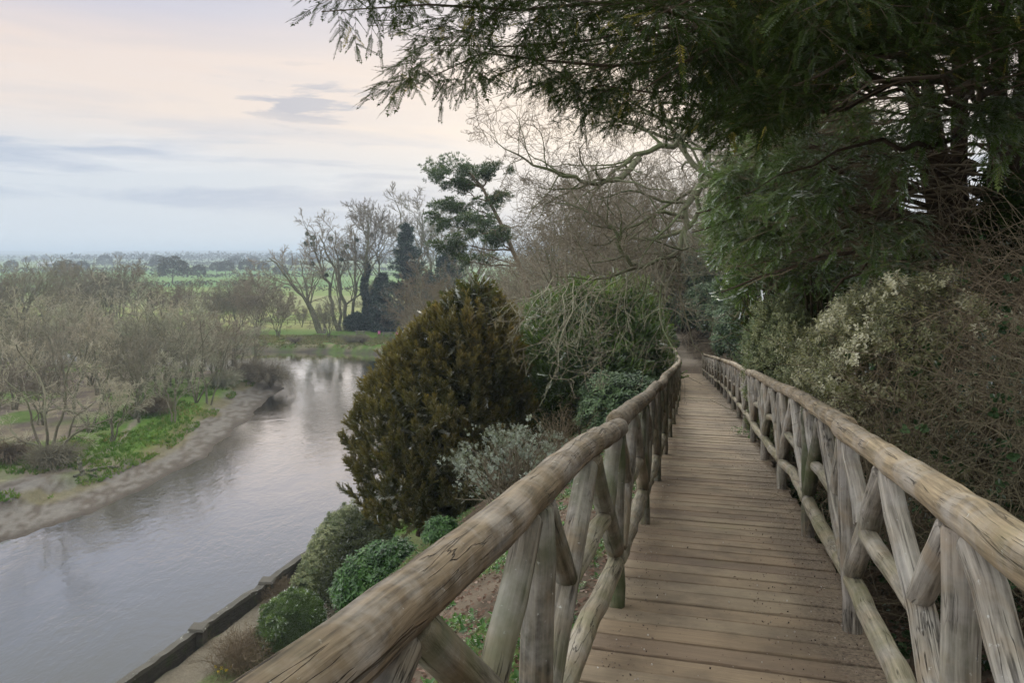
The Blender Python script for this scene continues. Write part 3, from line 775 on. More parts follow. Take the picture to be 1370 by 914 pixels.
# ------------------------------------------------------------------ shrubs
def shrub(name, label, cat, mat, base, rad, tmpl, n_clump, per, lean=(0, 0), clump_r=.22, lift=.0, sc=1.0, seed=1, lo=-.25, stems=10, stem_mat='bark', group=None, inner=.35, upw=.5, tintr=(.1, .75), leafname='foliage', bumps=.18, extra=None, depth=.3):
    """mounded evergreen: many leafy clumps spread through an uneven crown over its own stems"""
    rng = RNG(seed); root = thing(name, label, cat, base, group)
    rad = np.array(rad, float); c = np.array(base)+np.array([lean[0], lean[1], rad[2]*.82+lift])
    p, nn = blob(rng, n_clump, c, rad, lo, depth)
    q = p-c; sw = 1+bumps*2*(fbm(q[:, 0]/rad[0]*1.6+seed, (q[:, 2]/rad[2]+q[:, 1]/rad[1])*1.6+seed*3, 3)-.5); out_ = 1+.25*(rng.random(len(p)) < .10)*rng.random(len(p)); p = c+q*(sw*out_)[:, None]
    rc = clump_r*(.6+.8*rng.random(len(p)))
    tc_ = tintr[0]+(tintr[1]-tintr[0])*rng.random(len(p))
    g = G()
    idx = np.repeat(np.arange(len(p)), per); dd = nrm(randdir(rng, len(idx))+nn[idx]*.8)
    pos = p[idx]+dd*rc[idx][:, None]*rng.random((len(idx), 1))**.4
    dr = nrm(dd+UP*upw+.35*randdir(rng, len(idx)))
    scatter(g, *tmpl, pos, dr, randdir(rng, len(idx)), sc*(.7+.6*rng.random(len(idx))), np.clip(tc_[idx]+.22*(rng.random(len(idx))-.5), 0, 1))
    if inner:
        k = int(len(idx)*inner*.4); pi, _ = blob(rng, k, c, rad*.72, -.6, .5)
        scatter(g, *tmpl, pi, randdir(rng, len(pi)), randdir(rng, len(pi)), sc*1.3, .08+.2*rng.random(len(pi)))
    if extra: extra(g, rng, c, rad)
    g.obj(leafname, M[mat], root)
    if stems:
        g = G(); s = p[rng.integers(0, len(p), stems)]; b = np.array(base)+np.stack([rng.normal(size=stems)*.12*rad[0], rng.normal(size=stems)*.12*rad[1], np.full(stems, -.25)], -1)
        P = np.array([curve([b[i], b[i]*.6+s[i]*.4+[0, 0, .12*rad[2]], s[i]], 7, .02*rad[0], rng) for i in range(stems)])
        Rr = np.linspace(1, .25, 7)[None]*(.018+.015*rng.random((stems, 1)))*(.6+.4*rad.mean())
        tubes(g, P, Rr, 5, .5)
        Q, RQ = level(rng, P, Rr, 6, (.3, 1), (25, 60), .5); tubes(g, Q, RQ, 3, .5)
        g.obj('stems', M[stem_mat], root)
    return root

def plume_yew():
    """big bronze-green conifer bush: hundreds of upright plumes in a broad lumpy cone"""
    rng = RNG(41); base = at(588, 22.5); base[2] = -8.35
    Yb = base[1]; k = Yb/F
    root = thing('bronze_yew', 'massive bronze-tipped dark green yew bush bulging over the river bank', 'yew', base)
    H = 322*k*1.0; m = 1500
    # profile of half width against height (fraction), leaning a little
    hh = np.array([-.06, 0, .1, .25, .45, .62, .78, .9, .97, 1.0]); ww = np.array([.30, .41, .48, .51, .50, .45, .35, .25, .15, .03])
    t = rng.random(m*3)**.85; wd = np.interp(t, hh, ww); keep = rng.random(m*3) < (wd/.5+.12); t = t[keep][:m]; wd = wd[keep][:m]; m = len(t)
    az = rng.random(m)*2*np.pi
    wd = wd*(1+.75*(fbm(az*1.3+3, t*5.5+8, 3)-.5)+.10*rng.normal(size=m)*.6)
    W = 232*k
    cx = np.interp(t, [0, .5, 1], [-.02, -.02, .21])*W
    ctr = base+np.stack([cx, np.zeros(m)+.25*W, t*H], -1)
    nn = np.stack([np.cos(az), np.sin(az), np.zeros(m)], -1)
    nn = nrm(nn+UP*(.25+1.1*sstep(.75, 1.0, t))[:, None])
    p = ctr+np.stack([np.cos(az)*wd*W, np.sin(az)*wd*W, np.zeros(m)], -1)
    d = nrm(nn*.55+UP*.75+.18*rng.normal(size=(m, 3)))
    L = (.45+.35*rng.random(m))[:, None]*k*32
    P = p[:, None, :]-nn[:, None]*L[:, None]*.55+d[:, None, :]*L[:, None]*np.linspace(-.4, .75, 5)[None, :, None]
    P[:, -1] += np.array([0, 0, .0])
    g = G(); per = 36
    q, tg, idx = along(rng, P, per, (.05, 1))
    tt = np.tile(np.arange(per), m)/per
    dd = nrm(tg*.7+nrm(randdir(rng, m*per)+nn[idx]*.5)*(.95-.5*tt)[:, None]+UP*.2)
    pt_ = .12+.62*fbm(p[:, 0]*.9, p[:, 2]*1.1+p[:, 1]*.7, 2)+.25*(rng.random(m)-.5)+.10*(t-.5)
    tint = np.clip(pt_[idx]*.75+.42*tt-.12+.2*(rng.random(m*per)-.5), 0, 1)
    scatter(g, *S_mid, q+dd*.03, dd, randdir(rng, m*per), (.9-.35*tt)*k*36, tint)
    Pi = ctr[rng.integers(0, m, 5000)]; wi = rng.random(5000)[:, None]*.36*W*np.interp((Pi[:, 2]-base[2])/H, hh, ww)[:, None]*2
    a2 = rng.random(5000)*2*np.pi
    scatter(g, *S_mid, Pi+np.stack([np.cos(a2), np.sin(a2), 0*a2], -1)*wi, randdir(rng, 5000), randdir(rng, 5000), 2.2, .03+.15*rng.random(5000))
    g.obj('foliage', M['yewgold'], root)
    g = G(); top = ctr[rng.integers(0, m, 26)]+rng.normal(size=(26, 3))*.4
    Pt = np.array([curve([base+[rng.normal()*.4, .25*W+rng.normal()*.3, -.5], base*.5+top[i]*.5+[0, .1*W, 0], top[i]], 8, .04, rng) for i in range(26)])
    tubes(g, Pt, np.linspace(.09, .02, 8)[None]*np.ones((26, 1)), 6, .4)
    Q, RQ = level(rng, Pt, np.linspace(.09, .02, 8)[None]*np.ones((26, 1)), 10, (.1, 1), (40, 80), .3); tubes(g, Q, RQ, 3, .4)
    g.obj('trunk', M['darkbark'], root)
plume_yew()

def near_shrubs():
    # evergreens behind the bronze yew, along the slope below the path
    b = hit(770, 560); k = b[1]/F
    shrub('evergreen_shrub', 'dark green evergreen beside the bronze yew, in its right-hand shade', 'shrub', 'yewdark', at(722, 33)+[0, 0, -.3], (2.4, 2.0, 2.6), S_mid, 420, 22, clump_r=.34, sc=.9, seed=51, upw=.7, tintr=(.1, .8), stem_mat='darkbark')
    b = at(800, 26)
    shrub('evergreen_tree', 'tall mid-green yew hung over by bare pale branches beyond the bronze yew', 'tree', 'yewfresh', b+[0, 0, 0], (2.3, 2.2, 2.5), S_mid, 620, 22, clump_r=.42, sc=1.0, seed=52, upw=.6, stem_mat='darkbark', lift=.3, bumps=.35)
    shrub('evergreen_tree', 'dark green yew closing the view left of the far path', 'tree', 'yewdark', at(818, 36)+[0, 0, 0], (1.8, 2.6, 2.8), S_mid, 600, 22, clump_r=.45, sc=1.25, seed=53, upw=.5, stem_mat='darkbark', lift=.2, bumps=.3)
    shrub('rhododendron', 'glossy leaved rhododendron pressed against the left fence near its far end', 'shrub', 'rhodo', at(850, 26.5)+[0, 0, -.2], (.95, 2.6, 1.15), S_leafb, 300, 18, clump_r=.25, sc=1.5, seed=54, upw=.6)
    shrub('rhododendron', 'dark leaved rhododendron lower on the slope, behind the dangling pale twigs', 'shrub', 'rhodo', at(835, 22)+[0, 0, -.3], (1.0, 1.8, .9), S_leafb, 240, 18, clump_r=.25, sc=1.3, seed=55, upw=.6)
    # silver-leaved shrub with brown tangled stems
    b = at(690, 15.5); k = b[1]/F
    shrub('silver_shrub', 'pale silver-leaved shrub with tangled twigs just below the left handrail', 'shrub', 'silver', b, (85*k, 70*k, 62*k), S_leaf, 170, 8, clump_r=.16, sc=.8, seed=56, stems=70, stem_mat='twig', inner=0, upw=.5, lo=-.1, depth=.6)
    rng = RNG(57); b = at(752, 18.5); k = b[1]/F
    root = thing('bare_shrub', 'leafless brown tangled shrub behind the silver-leaved one', 'shrub', b)
    g = G(); n = 46; a = rng.random(n)*6.28; s = b+np.stack([np.cos(a)*.2, np.sin(a)*.2, 0*a-.1], -1); e = b+np.stack([rng.normal(size=n)*62*k*.6, rng.normal(size=n)*.6, (20+62*rng.random(n))*k], -1)
    P = np.array([curve([s[i], (s[i]+e[i])/2+[0, 0, .25], e[i]], 8, .03, rng) for i in range(n)]); Rr = np.linspace(.011, .004, 8)[None]*np.ones((n, 1))
    tubes(g, P, Rr, 4, .6); Q, q = level(rng, P, Rr, 8, (.2, 1), (30, 80), .4, wob=.25); tubes(g, Q, q, 3, .6); Q, q = level(rng, Q, q, 4, (.2, 1), (30, 80), .45, wob=.25, tip=.5); tubes(g, Q, np.maximum(q, .0022), 3, .7)
    g.obj('twigs', M['redtwig'], root)
    # garden below
    b = at(512, 27.5); k = b[1]/F
    shrub('laurel', 'bright green laurel bush in the garden below the bronze yew', 'shrub', 'laurel', b, (50*k, 45*k, 42*k), S_leafb, 260, 20, clump_r=.3, sc=1.7, seed=61, tintr=(.1, .95), bumps=.42)
    b = at(590, 19.0); k = b[1]/F
    shrub('young_laurel', 'small round green bush on bare soil right of the bronze yew foot', 'shrub', 'laurel', b, (15*k, 15*k, 14*k), S_leafb, 50, 14, clump_r=.12, sc=.9, seed=62, stems=5)
    b = at(478, 36); b = np.array([-7.6, 37.5, ground(-7.6, 37.5)])
    shrub('heath_mound', 'low olive brown heathery mound left of the bright laurel', 'shrub', 'heath', b, (1.0, 4.2, 1.5), S_tuft, 420, 26, clump_r=.35, sc=1.6, seed=63, stems=0)
    b = np.array([-9.75, 40.2, ground(-9.75, 40.2)])
    shrub('low_hedge', 'narrow pale-leaved hedge row running beside the river wall', 'hedge', 'privet', b, (.62, 4.6, 1.0), S_leafb, 420, 14, clump_r=.3, sc=1.3, seed=64, stems=0, lo=-.6)
    b = hit(392, 872); k = b[1]/F
    def fine(g, rng, c, rad):
        p, n_ = blob(rng, 9000, c, rad, -.35, .06); scatter(g, *S_tuft, p, nrm(n_+UP*.6), randdir(rng, len(p)), 1.0, .3+.5*rng.random(len(p)))
    shrub('clipped_dome_bush', 'rounded dense green dome bush by the river path', 'shrub', 'yewfresh', b, (41*k, 41*k, 40*k), S_tuft, 120, 20, clump_r=.15, sc=1.1, seed=65, stems=0, inner=.8, bumps=.04, extra=fine, depth=.1)
    for (px, py, w_, h_, lb, sd_, nm) in ((325, 893, 52, 40, 'dead brown twiggy shrub left of the round green dome bush', 66, 'dormant_shrub'), (385, 800, 34, 16, 'low rusty brown twiggy growth on the verge of the river path, behind the dome bush', 67, 'dormant_shrub')):
        rng = RNG(sd_); b = hit(px, py); k = b[1]/F
        root = thing(nm, lb, 'shrub', b); g = G(); n = 120
        u = randdir(rng, n); u[:, 2] = np.abs(u[:, 2])*.8+.15; s = b+np.stack([rng.normal(size=n)*w_*k*.25, rng.normal(size=n)*w_*k*.3, np.zeros(n)-.05], -1)
        e = s+u*np.array([w_*k, w_*k, h_*k*1.3])*.9
        P = np.array([curve([s[i], (s[i]+e[i])/2+[0, 0, .2], e[i]], 6, .03, rng) for i in range(n)]); Rr = np.linspace(.014, .006, 6)[None]*np.ones((n, 1))
        tubes(g, P, Rr, 3, .5); Q, q = level(rng, P, Rr, 9, (.2, 1), (30, 80), .5, wob=.3, n=4, tip=.6); tubes(g, Q, q, 3, .5); Q, q = level(rng, Q, q, 3, (.2, 1), (30, 80), .5, wob=.3, n=3, tip=.6); tubes(g, Q, np.maximum(q, .004), 3, .6)
        g.obj('twigs', M['redtwig'], root)
    # daffodils at the foot of the brown shrub
    rng = RNG(68); yel, t = new_mat('daffodil_yellow'); t.n('ShaderNodeOutputMaterial', {0: t.n('ShaderNodeBsdfPrincipled', {'Base Color': (.75, .55, .04, 1), 'Roughness': .6})})
    first = None
    for i, (px, py) in enumerate(((289, 905), (297, 908), (303, 911), (309, 906), (293, 912))):
        p_ = hit(px, py)
        if first is None:
            first = thing('daffodil', 'small yellow daffodil in the grass at the foot of the dead brown shrub', 'flower', p_, 'daffodils by the river path')
            g = G(); scatter(g, *tmpl_tuft(6, .3, .02, .5, 3), p_[None], UP, np.array([[1, 0, 0.]]), 1.0, .5); g.obj('leaves', M['laurel'], first)
            g = G(); a = np.linspace(0, 6.28, 7)[:-1]; pp = p_+[0, -.02, .36]
            for q in a:
                d = np.array([math.cos(q), -.25, math.sin(q)]); o = np.array([-math.sin(q), 0, math.cos(q)])
                g.add([pp, pp+d*.045+o*.022, pp+d*.085, pp+d*.045-o*.022], [(0, 1, 2, 3)])
            tubes(g, np.array([pp, pp+[0, -.045, 0]]), np.array([.02, .03]), 6, .5); g.obj('flower_head', yel, first)
            g = G(); tubes(g, np.array([p_, p_+[0, 0, .2], pp]), np.array([.006]*3), 4, .5); g.obj('stalk', M['laurel'], first)
        else: dup(first, p_, rng.random()*.8-.4, .8+.4*rng.random())
near_shrubs()

def river_wall():
    rng = RNG(71); Ya, Yb = 14.0, 56.0
    wx = lambda Y: -14.6+.3*(Y-28.3)+.04*math.sin(Y*.9)
    m, t = new_mat('mossy_wall_stone'); co = t.n('ShaderNodeTexCoord').outputs['Object']
    n1 = t.noise(co, 2.2, 5, .7); br = t.noise(t.n('ShaderNodeVectorMath', {0: co, 1: (1.2, 1.2, 5)}, operation='MULTIPLY').outputs[0], 2.4, 3, .6)
    c = t.mix(br, (.022, .019, .016), (.10, .085, .068)); c = t.mix(t.ramp(n1, [(.5, (0, 0, 0)), (.62, (.8, .8, .8))]), c, (.05, .06, .022))
    p = t.n('ShaderNodeBsdfPrincipled', {'Base Color': c, 'Roughness': .95, 'Normal': t.n('ShaderNodeBump', {'Strength': 1.0, 'Distance': .05, 'Height': t.math('ADD', n1, br)})}); t.n('ShaderNodeOutputMaterial', {0: p})
    m2, t = new_mat('lichened_coping'); co = t.n('ShaderNodeTexCoord').outputs['Object']
    c = t.mix(t.noise(co, 1.1, 5, .7), (.05, .045, .036), (.15, .135, .11)); c = t.mix(t.ramp(t.noise(co, 3.5, 4, .7), [(.63, (0, 0, 0)), (.69, (1, 1, 1))]), c, (.42, .42, .38))
    t.n('ShaderNodeOutputMaterial', {0: t.n('ShaderNodeBsdfPrincipled', {'Base Color': c, 'Roughness': .9})})
    o = np.array([wx(35), 35, -17.])
    root = thing('river_wall', 'low dark stone river wall with lichen-spotted coping', 'wall', o)
    yy = np.arange(Ya, Yb, .35)
    def strip(name, half, z0, z1, mat, jit):
        g = G(); V = []
        for i, y in enumerate(yy):
            x = wx(y); j = jit*rng.normal()
            V += [(x-half, y, z0), (x-half+jit*rng.normal()*.4, y, z1+j), (x+half+jit*rng.normal()*.4, y, z1+j+jit*rng.normal()*.4), (x+half, y, z0)]
        f = [(i*4+a, i*4+(a+1) % 4, i*4+4+(a+1) % 4, i*4+4+a) for i in range(len(yy)-1) for a in range(4)]
        f += [(0, 3, 2, 1), tuple((len(yy)-1)*4+q for q in (0, 1, 2, 3))]
        g.add(V, f, .5); g.obj(name, mat, root)
    strip('wall_body', .15, -19.5, -16.22, m, .02)
    strip('coping', .18, -16.235, -16.06, m2, .025)
    for y in np.arange(18.2, Yb, 4.6):
        g = G(); x = wx(y)+.17
        V = [(x-.1, y-.28, -19), (x+.24, y-.28, -19), (x+.24, y+.28, -19), (x-.1, y+.28, -19), (x-.1, y-.26, -16.0), (x+.2, y-.26, -16.12), (x+.2, y+.26, -16.12), (x-.1, y+.26, -16.0)]
        g.add(V, [(0, 1, 5, 4), (1, 2, 6, 5), (2, 3, 7, 6), (3, 0, 4, 7), (4, 5, 6, 7)], .5); g.obj('pier', m, root)
        g = G(); V = [(a+b_*.0, c_, d_) for a, b_, c_, d_ in ((x-.42, 0, y-.34, -16.05), (x+.26, 0, y-.34, -16.05), (x+.26, 0, y+.34, -16.05), (x-.42, 0, y+.34, -16.05), (x-.40, 0, y-.30, -15.93), (x+.2, 0, y-.30, -15.95), (x+.2, 0, y+.3, -15.95), (x-.40, 0, y+.3, -15.93))]
        g.add(V, [(3, 2, 1, 0), (0, 1, 5, 4), (1, 2, 6, 5), (2, 3, 7, 6), (3, 0, 4, 7), (4, 5, 6, 7)], .5); g.obj('pier_cap', m2, root)
river_wall()

# ------------------------------------------------------------------ right-hand side: yews, hedges and thicket
def yew_canopy():
    rng = RNG(81)
    base = np.array([6.7, 10.4, ground(6.7, 10.4)-.1])
    root = thing('overhanging_yew', 'huge dark yew spreading its boughs over the boardwalk from the right', 'yew', base)
    gt = G(); stems = []
    for i in range(8):
        a = rng.random()*6.28; r = .15+.45*rng.random(); b = base+[math.cos(a)*r, math.sin(a)*r, -.3]
        tx = base+[rng.normal()*.8+math.cos(a)*.5, rng.normal()*.8+math.sin(a)*.5, 8.5+2*rng.random()]
        P = curve([b, b*.6+tx*.4+[rng.normal()*.15, rng.normal()*.15, 0], tx], 16, .03, rng); stems.append(P); tubes(gt, P, np.linspace(.13, .05, 16), 9, .4, rough=.3, rng=rng)
    gt.obj('trunk', M['darkbark'], root, smooth=True)
    # long boughs reaching over the boards (px, py, distance)
    B = [
        [(1325, 60, 9.0), (1180, 40, 7.4), (1010, 78, 6.4), (860, 84, 5.8), (700, 76, 5.4), (600, 92, 5.2), (545, 118, 5.1)],
        [(1325, 20, 9.0), (1150, -40, 7.0), (980, -10, 5.8), (820, 10, 5.0), (660, 5, 4.6), (520, 10, 4.4), (430, 15, 4.3)],
        [(1325, 90, 9.0), (1180, 110, 7.6), (1060, 60, 6.2), (930, 20, 5.2), (800, -20, 4.6), (640, -40, 4.3), (500, -30, 4.2)],
        [(1325, 110, 9.2), (1200, 110, 8.0), (1100, 150, 7.2), (1000, 120, 6.8), (900, 115, 6.6), (800, 120, 6.5), (740, 128, 6.4)],
        [(1325, 40, 8.8), (1240, 60, 6.2), (1130, 90, 4.8), (1040, 130, 4.2), (985, 150, 4.0)],
        [(1325, 0, 8.8), (1200, -60, 6.0), (1060, -40, 4.6), (930, 0, 4.0), (850, 35, 3.8)],
        [(1330, 130, 9.2), (1260, 190, 8.0), (1150, 200, 7.0), (1060, 230, 6.6), (1000, 260, 6.5)],
        [(1325, -30, 9.2), (1160, -120, 6.5), (960, -160, 5.0), (760, -130, 4.4), (600, -100, 4.2), (450, -60, 4.2)],
        [(1325, 60, 9.4), (1200, 0, 9.0), (1060, 10, 8.6), (940, 40, 8.3), (850, 80, 8.2), (790, 120, 8.2)],
        [(1325, 30, 9.4), (1180, -20, 8.4), (1020, -30, 7.6), (880, 0, 7.0), (760, 20, 6.8), (680, 50, 6.8)],
        [(1330, 100, 9.0), (1300, 120, 6.0), (1240, 100, 4.6), (1160, 120, 3.9), (1110, 150, 3.7)],
        [(1330, 0, 9.0), (1340, -80, 6.0), (1250, -60, 4.2), (1140, -20, 3.6), (1060, 20, 3.5)],
        [(1330, 150, 9.6), (1240, 130, 9.4), (1120, 120, 9.0), (1040, 140, 8.7), (970, 175, 8.6)],
        [(1325, 70, 9.2), (1190, 60, 8.4), (1050, 30, 7.4), (900, 45, 7.0), (790, 60, 6.8), (700, 85, 6.7), (640, 110, 6.7)],
        [(1325, 50, 8.6), (1200, 10, 6.6), (1080, 20, 5.4), (960, 60, 4.9), (880, 100, 4.7), (830, 140, 4.7)],
        [(1325, 20, 9.2), (1190, 20, 7.4), (1020, 20, 6.2), (880, 40, 5.7), (770, 50, 5.5), (660, 60, 5.4), (580, 60, 5.4)],
        [(1330, 110, 8.8), (1270, 100, 7.0), (1180, 90, 6.0), (1090, 120, 5.6), (1020, 180, 5.5)],
        [(1330, -60, 9.0), (1260, -260, 6.0), (1080, -330, 4.5), (900, -300, 3.8), (700, -200, 3.6)],
    ]
    L0 = np.array([curve([PX(*q) for q in b], 15, .03, rng) for b in B]); R0 = np.linspace(.050, .003, 15)[None]*np.ones((len(B), 1))
    # main crown: boughs going out on all sides, densest towards the boards
    m = 54; z0 = base[2]+1.1+9.0*rng.random(m)**1.15; az = np.pi+rng.normal(size=m)*.80; az[:8] = rng.random(8)*6.28
    hgt = z0-base[2]; ln = 3.9*np.interp(hgt, [0, 2, 5, 10], [.70, .95, .95, .6])*(.8+.35*rng.random(m))
    up = np.interp(hgt, [0, 3, 9], [-.02, .10, .5])
    A = []
    for i in range(m):
        d = np.array([math.cos(az[i]), math.sin(az[i]), 0]); s = np.array([base[0], base[1], z0[i]])+d*.25
        e = s+d*ln[i]+[0, 0, up[i]*ln[i]]; mid = (s+e)/2+[0, 0, .12*ln[i]*.8]
        A.append(curve([s, mid, e+[0, 0, -.18*ln[i]*.5]], 12, .035, rng))
    A = np.array(A); RA = np.linspace(.05, .010, 12)[None]*(.7+.5*rng.random((m, 1)))
    gc = G(); gb = G(); tubes(gb, L0, R0, 7, .5); tubes(gb, A, RA, 6, .45)
    gl_ = G(); gd = gb
    def leafy(P, Rr, k1, k2, k3, tmpl, tr1, lf1, sc_, base_t, wl_, gl_, bare=None, cull=None, trop=(0, 0, -.10)):
        Q, q = level(rng, P, Rr, k1, tr1, (35, 70), lf1, .55, 7, .07, trop, .5, .3, flat=.35)
        if cull is not None:
            kp = cull(Q[:, -1]); Q = Q[kp]; q = q[kp]
        tubes(gd, Q, q*.8, 4, .5)
        if bare:
            Z_, z_ = level(rng, P, Rr, bare, (.05, .8), (40, 80), .32, .2, 6, .08, (0, 0, .02), .22, .3, flat=.3)
            tubes(gd, Z_, z_, 3, .75); Z_, z_ = level(rng, Z_, z_, 4, (.2, 1), (25, 60), .5, .2, 5, .08, (0, 0, 0), .6, .4, flat=.4); tubes(gd, Z_, z_, 3, .9)
        W_, v = level(rng, Q, q, k2, (.12, 1), (35, 75), wl_, .4, 5, .10, (0, 0, -.26), .5, .4, flat=.6)
        if cull is not None:
            kp = cull(W_[:, -1]); W_ = W_[kp]; v = v[kp]
        tubes(gd, W_, np.clip(v*.6, .0012, .0035), 3, .45)
        p, tg, idx = along(rng, W_, k3, (.08, 1.0))
        side = np.cross(tg, UP)*np.where(np.arange(len(p)) % 2, 1, -1)[:, None]
        d = nrm(tg*.85+nrm(side+.5*randdir(rng, len(p)))*.75-UP*.22+.32*randdir(rng, len(p)))
        tt = base_t+.32*(rng.random(len(W_))[idx]-.5)+.25*(rng.random(len(p))-.5)
        tt = np.where(rng.random(len(p)) < .035, .95, tt)
        scatter(gl_, *tmpl, p, d, nrm(UP+.35*randdir(rng, len(p))), sc_*(.6+.6*rng.random(len(p))), np.clip(tt, 0, 1))
        p, d = W_[:, -1], nrm(W_[:, -1]-W_[:, -2])
        scatter(gl_, *tmpl, p, d, UP+0*p, sc_*.8, np.clip(base_t+.1+0*p[:, 0], 0, 1))
    def frame_cull(p):  # keep the open sky on the left open
        u = p[:, 0]/np.maximum(p[:, 1], .3)*F+685; v_ = HZ-p[:, 2]/np.maximum(p[:, 1], .3)*F
        lim = np.interp(u, [380, 420, 500, 560, 620, 700, 760, 860, 940, 1040, 1110, 1170, 1260, 1400], [30, 70, 140, 155, 118, 135, 165, 180, 195, 190, 135, 95, 100, 130])
        return (v_ < lim+12*rng.normal(size=len(p))) & (p[:, 1] > .8) & (u > 385)
    def head_cull(p):  # nothing hangs into the walkway
        ov = (XLs(p[:, 1])+WD+1.0)-p[:, 0]
        return (ov < 0) | (p[:, 2] > ZD(p[:, 1])+2.55+.5*rng.random(len(p))) & (ov < 1.9)
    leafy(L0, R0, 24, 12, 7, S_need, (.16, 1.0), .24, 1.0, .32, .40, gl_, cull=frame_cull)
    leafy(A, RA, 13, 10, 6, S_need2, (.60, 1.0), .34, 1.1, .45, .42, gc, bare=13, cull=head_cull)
    # low dead boughs with fans of pale bare twigs
    D = []
    for i in range(34):
        s = base+[-.3, rng.normal()*.3, 1.6+2.6*rng.random()]; a = np.pi+rng.normal()*.55; l = 2.0+1.3*rng.random()
        e = s+[math.cos(a)*l, math.sin(a)*l*1.3, -.15*l+rng.normal()*.25]; D.append(curve([s, (s+e)/2+[0, 0, .2], e], 10, .04, rng))
    D = np.array(D); RD = np.linspace(.024, .006, 10)[None]*np.ones((34, 1)); gx = G(); tubes(gx, D, RD, 4, .6)
    Q, q = level(rng, D, RD, 12, (.25, 1), (25, 55), .45, .4, 6, .10, (0, 0, -.12), .5, .3, flat=.5); kp = head_cull(Q[:, -1]); Q, q = Q[kp], q[kp]; tubes(gx, Q, q, 3, .7)
    Q, q = level(rng, Q, q, 6, (.2, 1), (20, 60), .55, .3, 5, .12, (0, 0, -.1), .6, .4); tubes(gx, Q, np.maximum(q, .0016), 3, .8)
    gx.obj('dead_boughs', M['redtwig'], root)
    gb.obj('boughs', M['darkbark'], root)
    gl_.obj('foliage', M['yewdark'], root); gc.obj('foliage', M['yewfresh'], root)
yew_canopy()

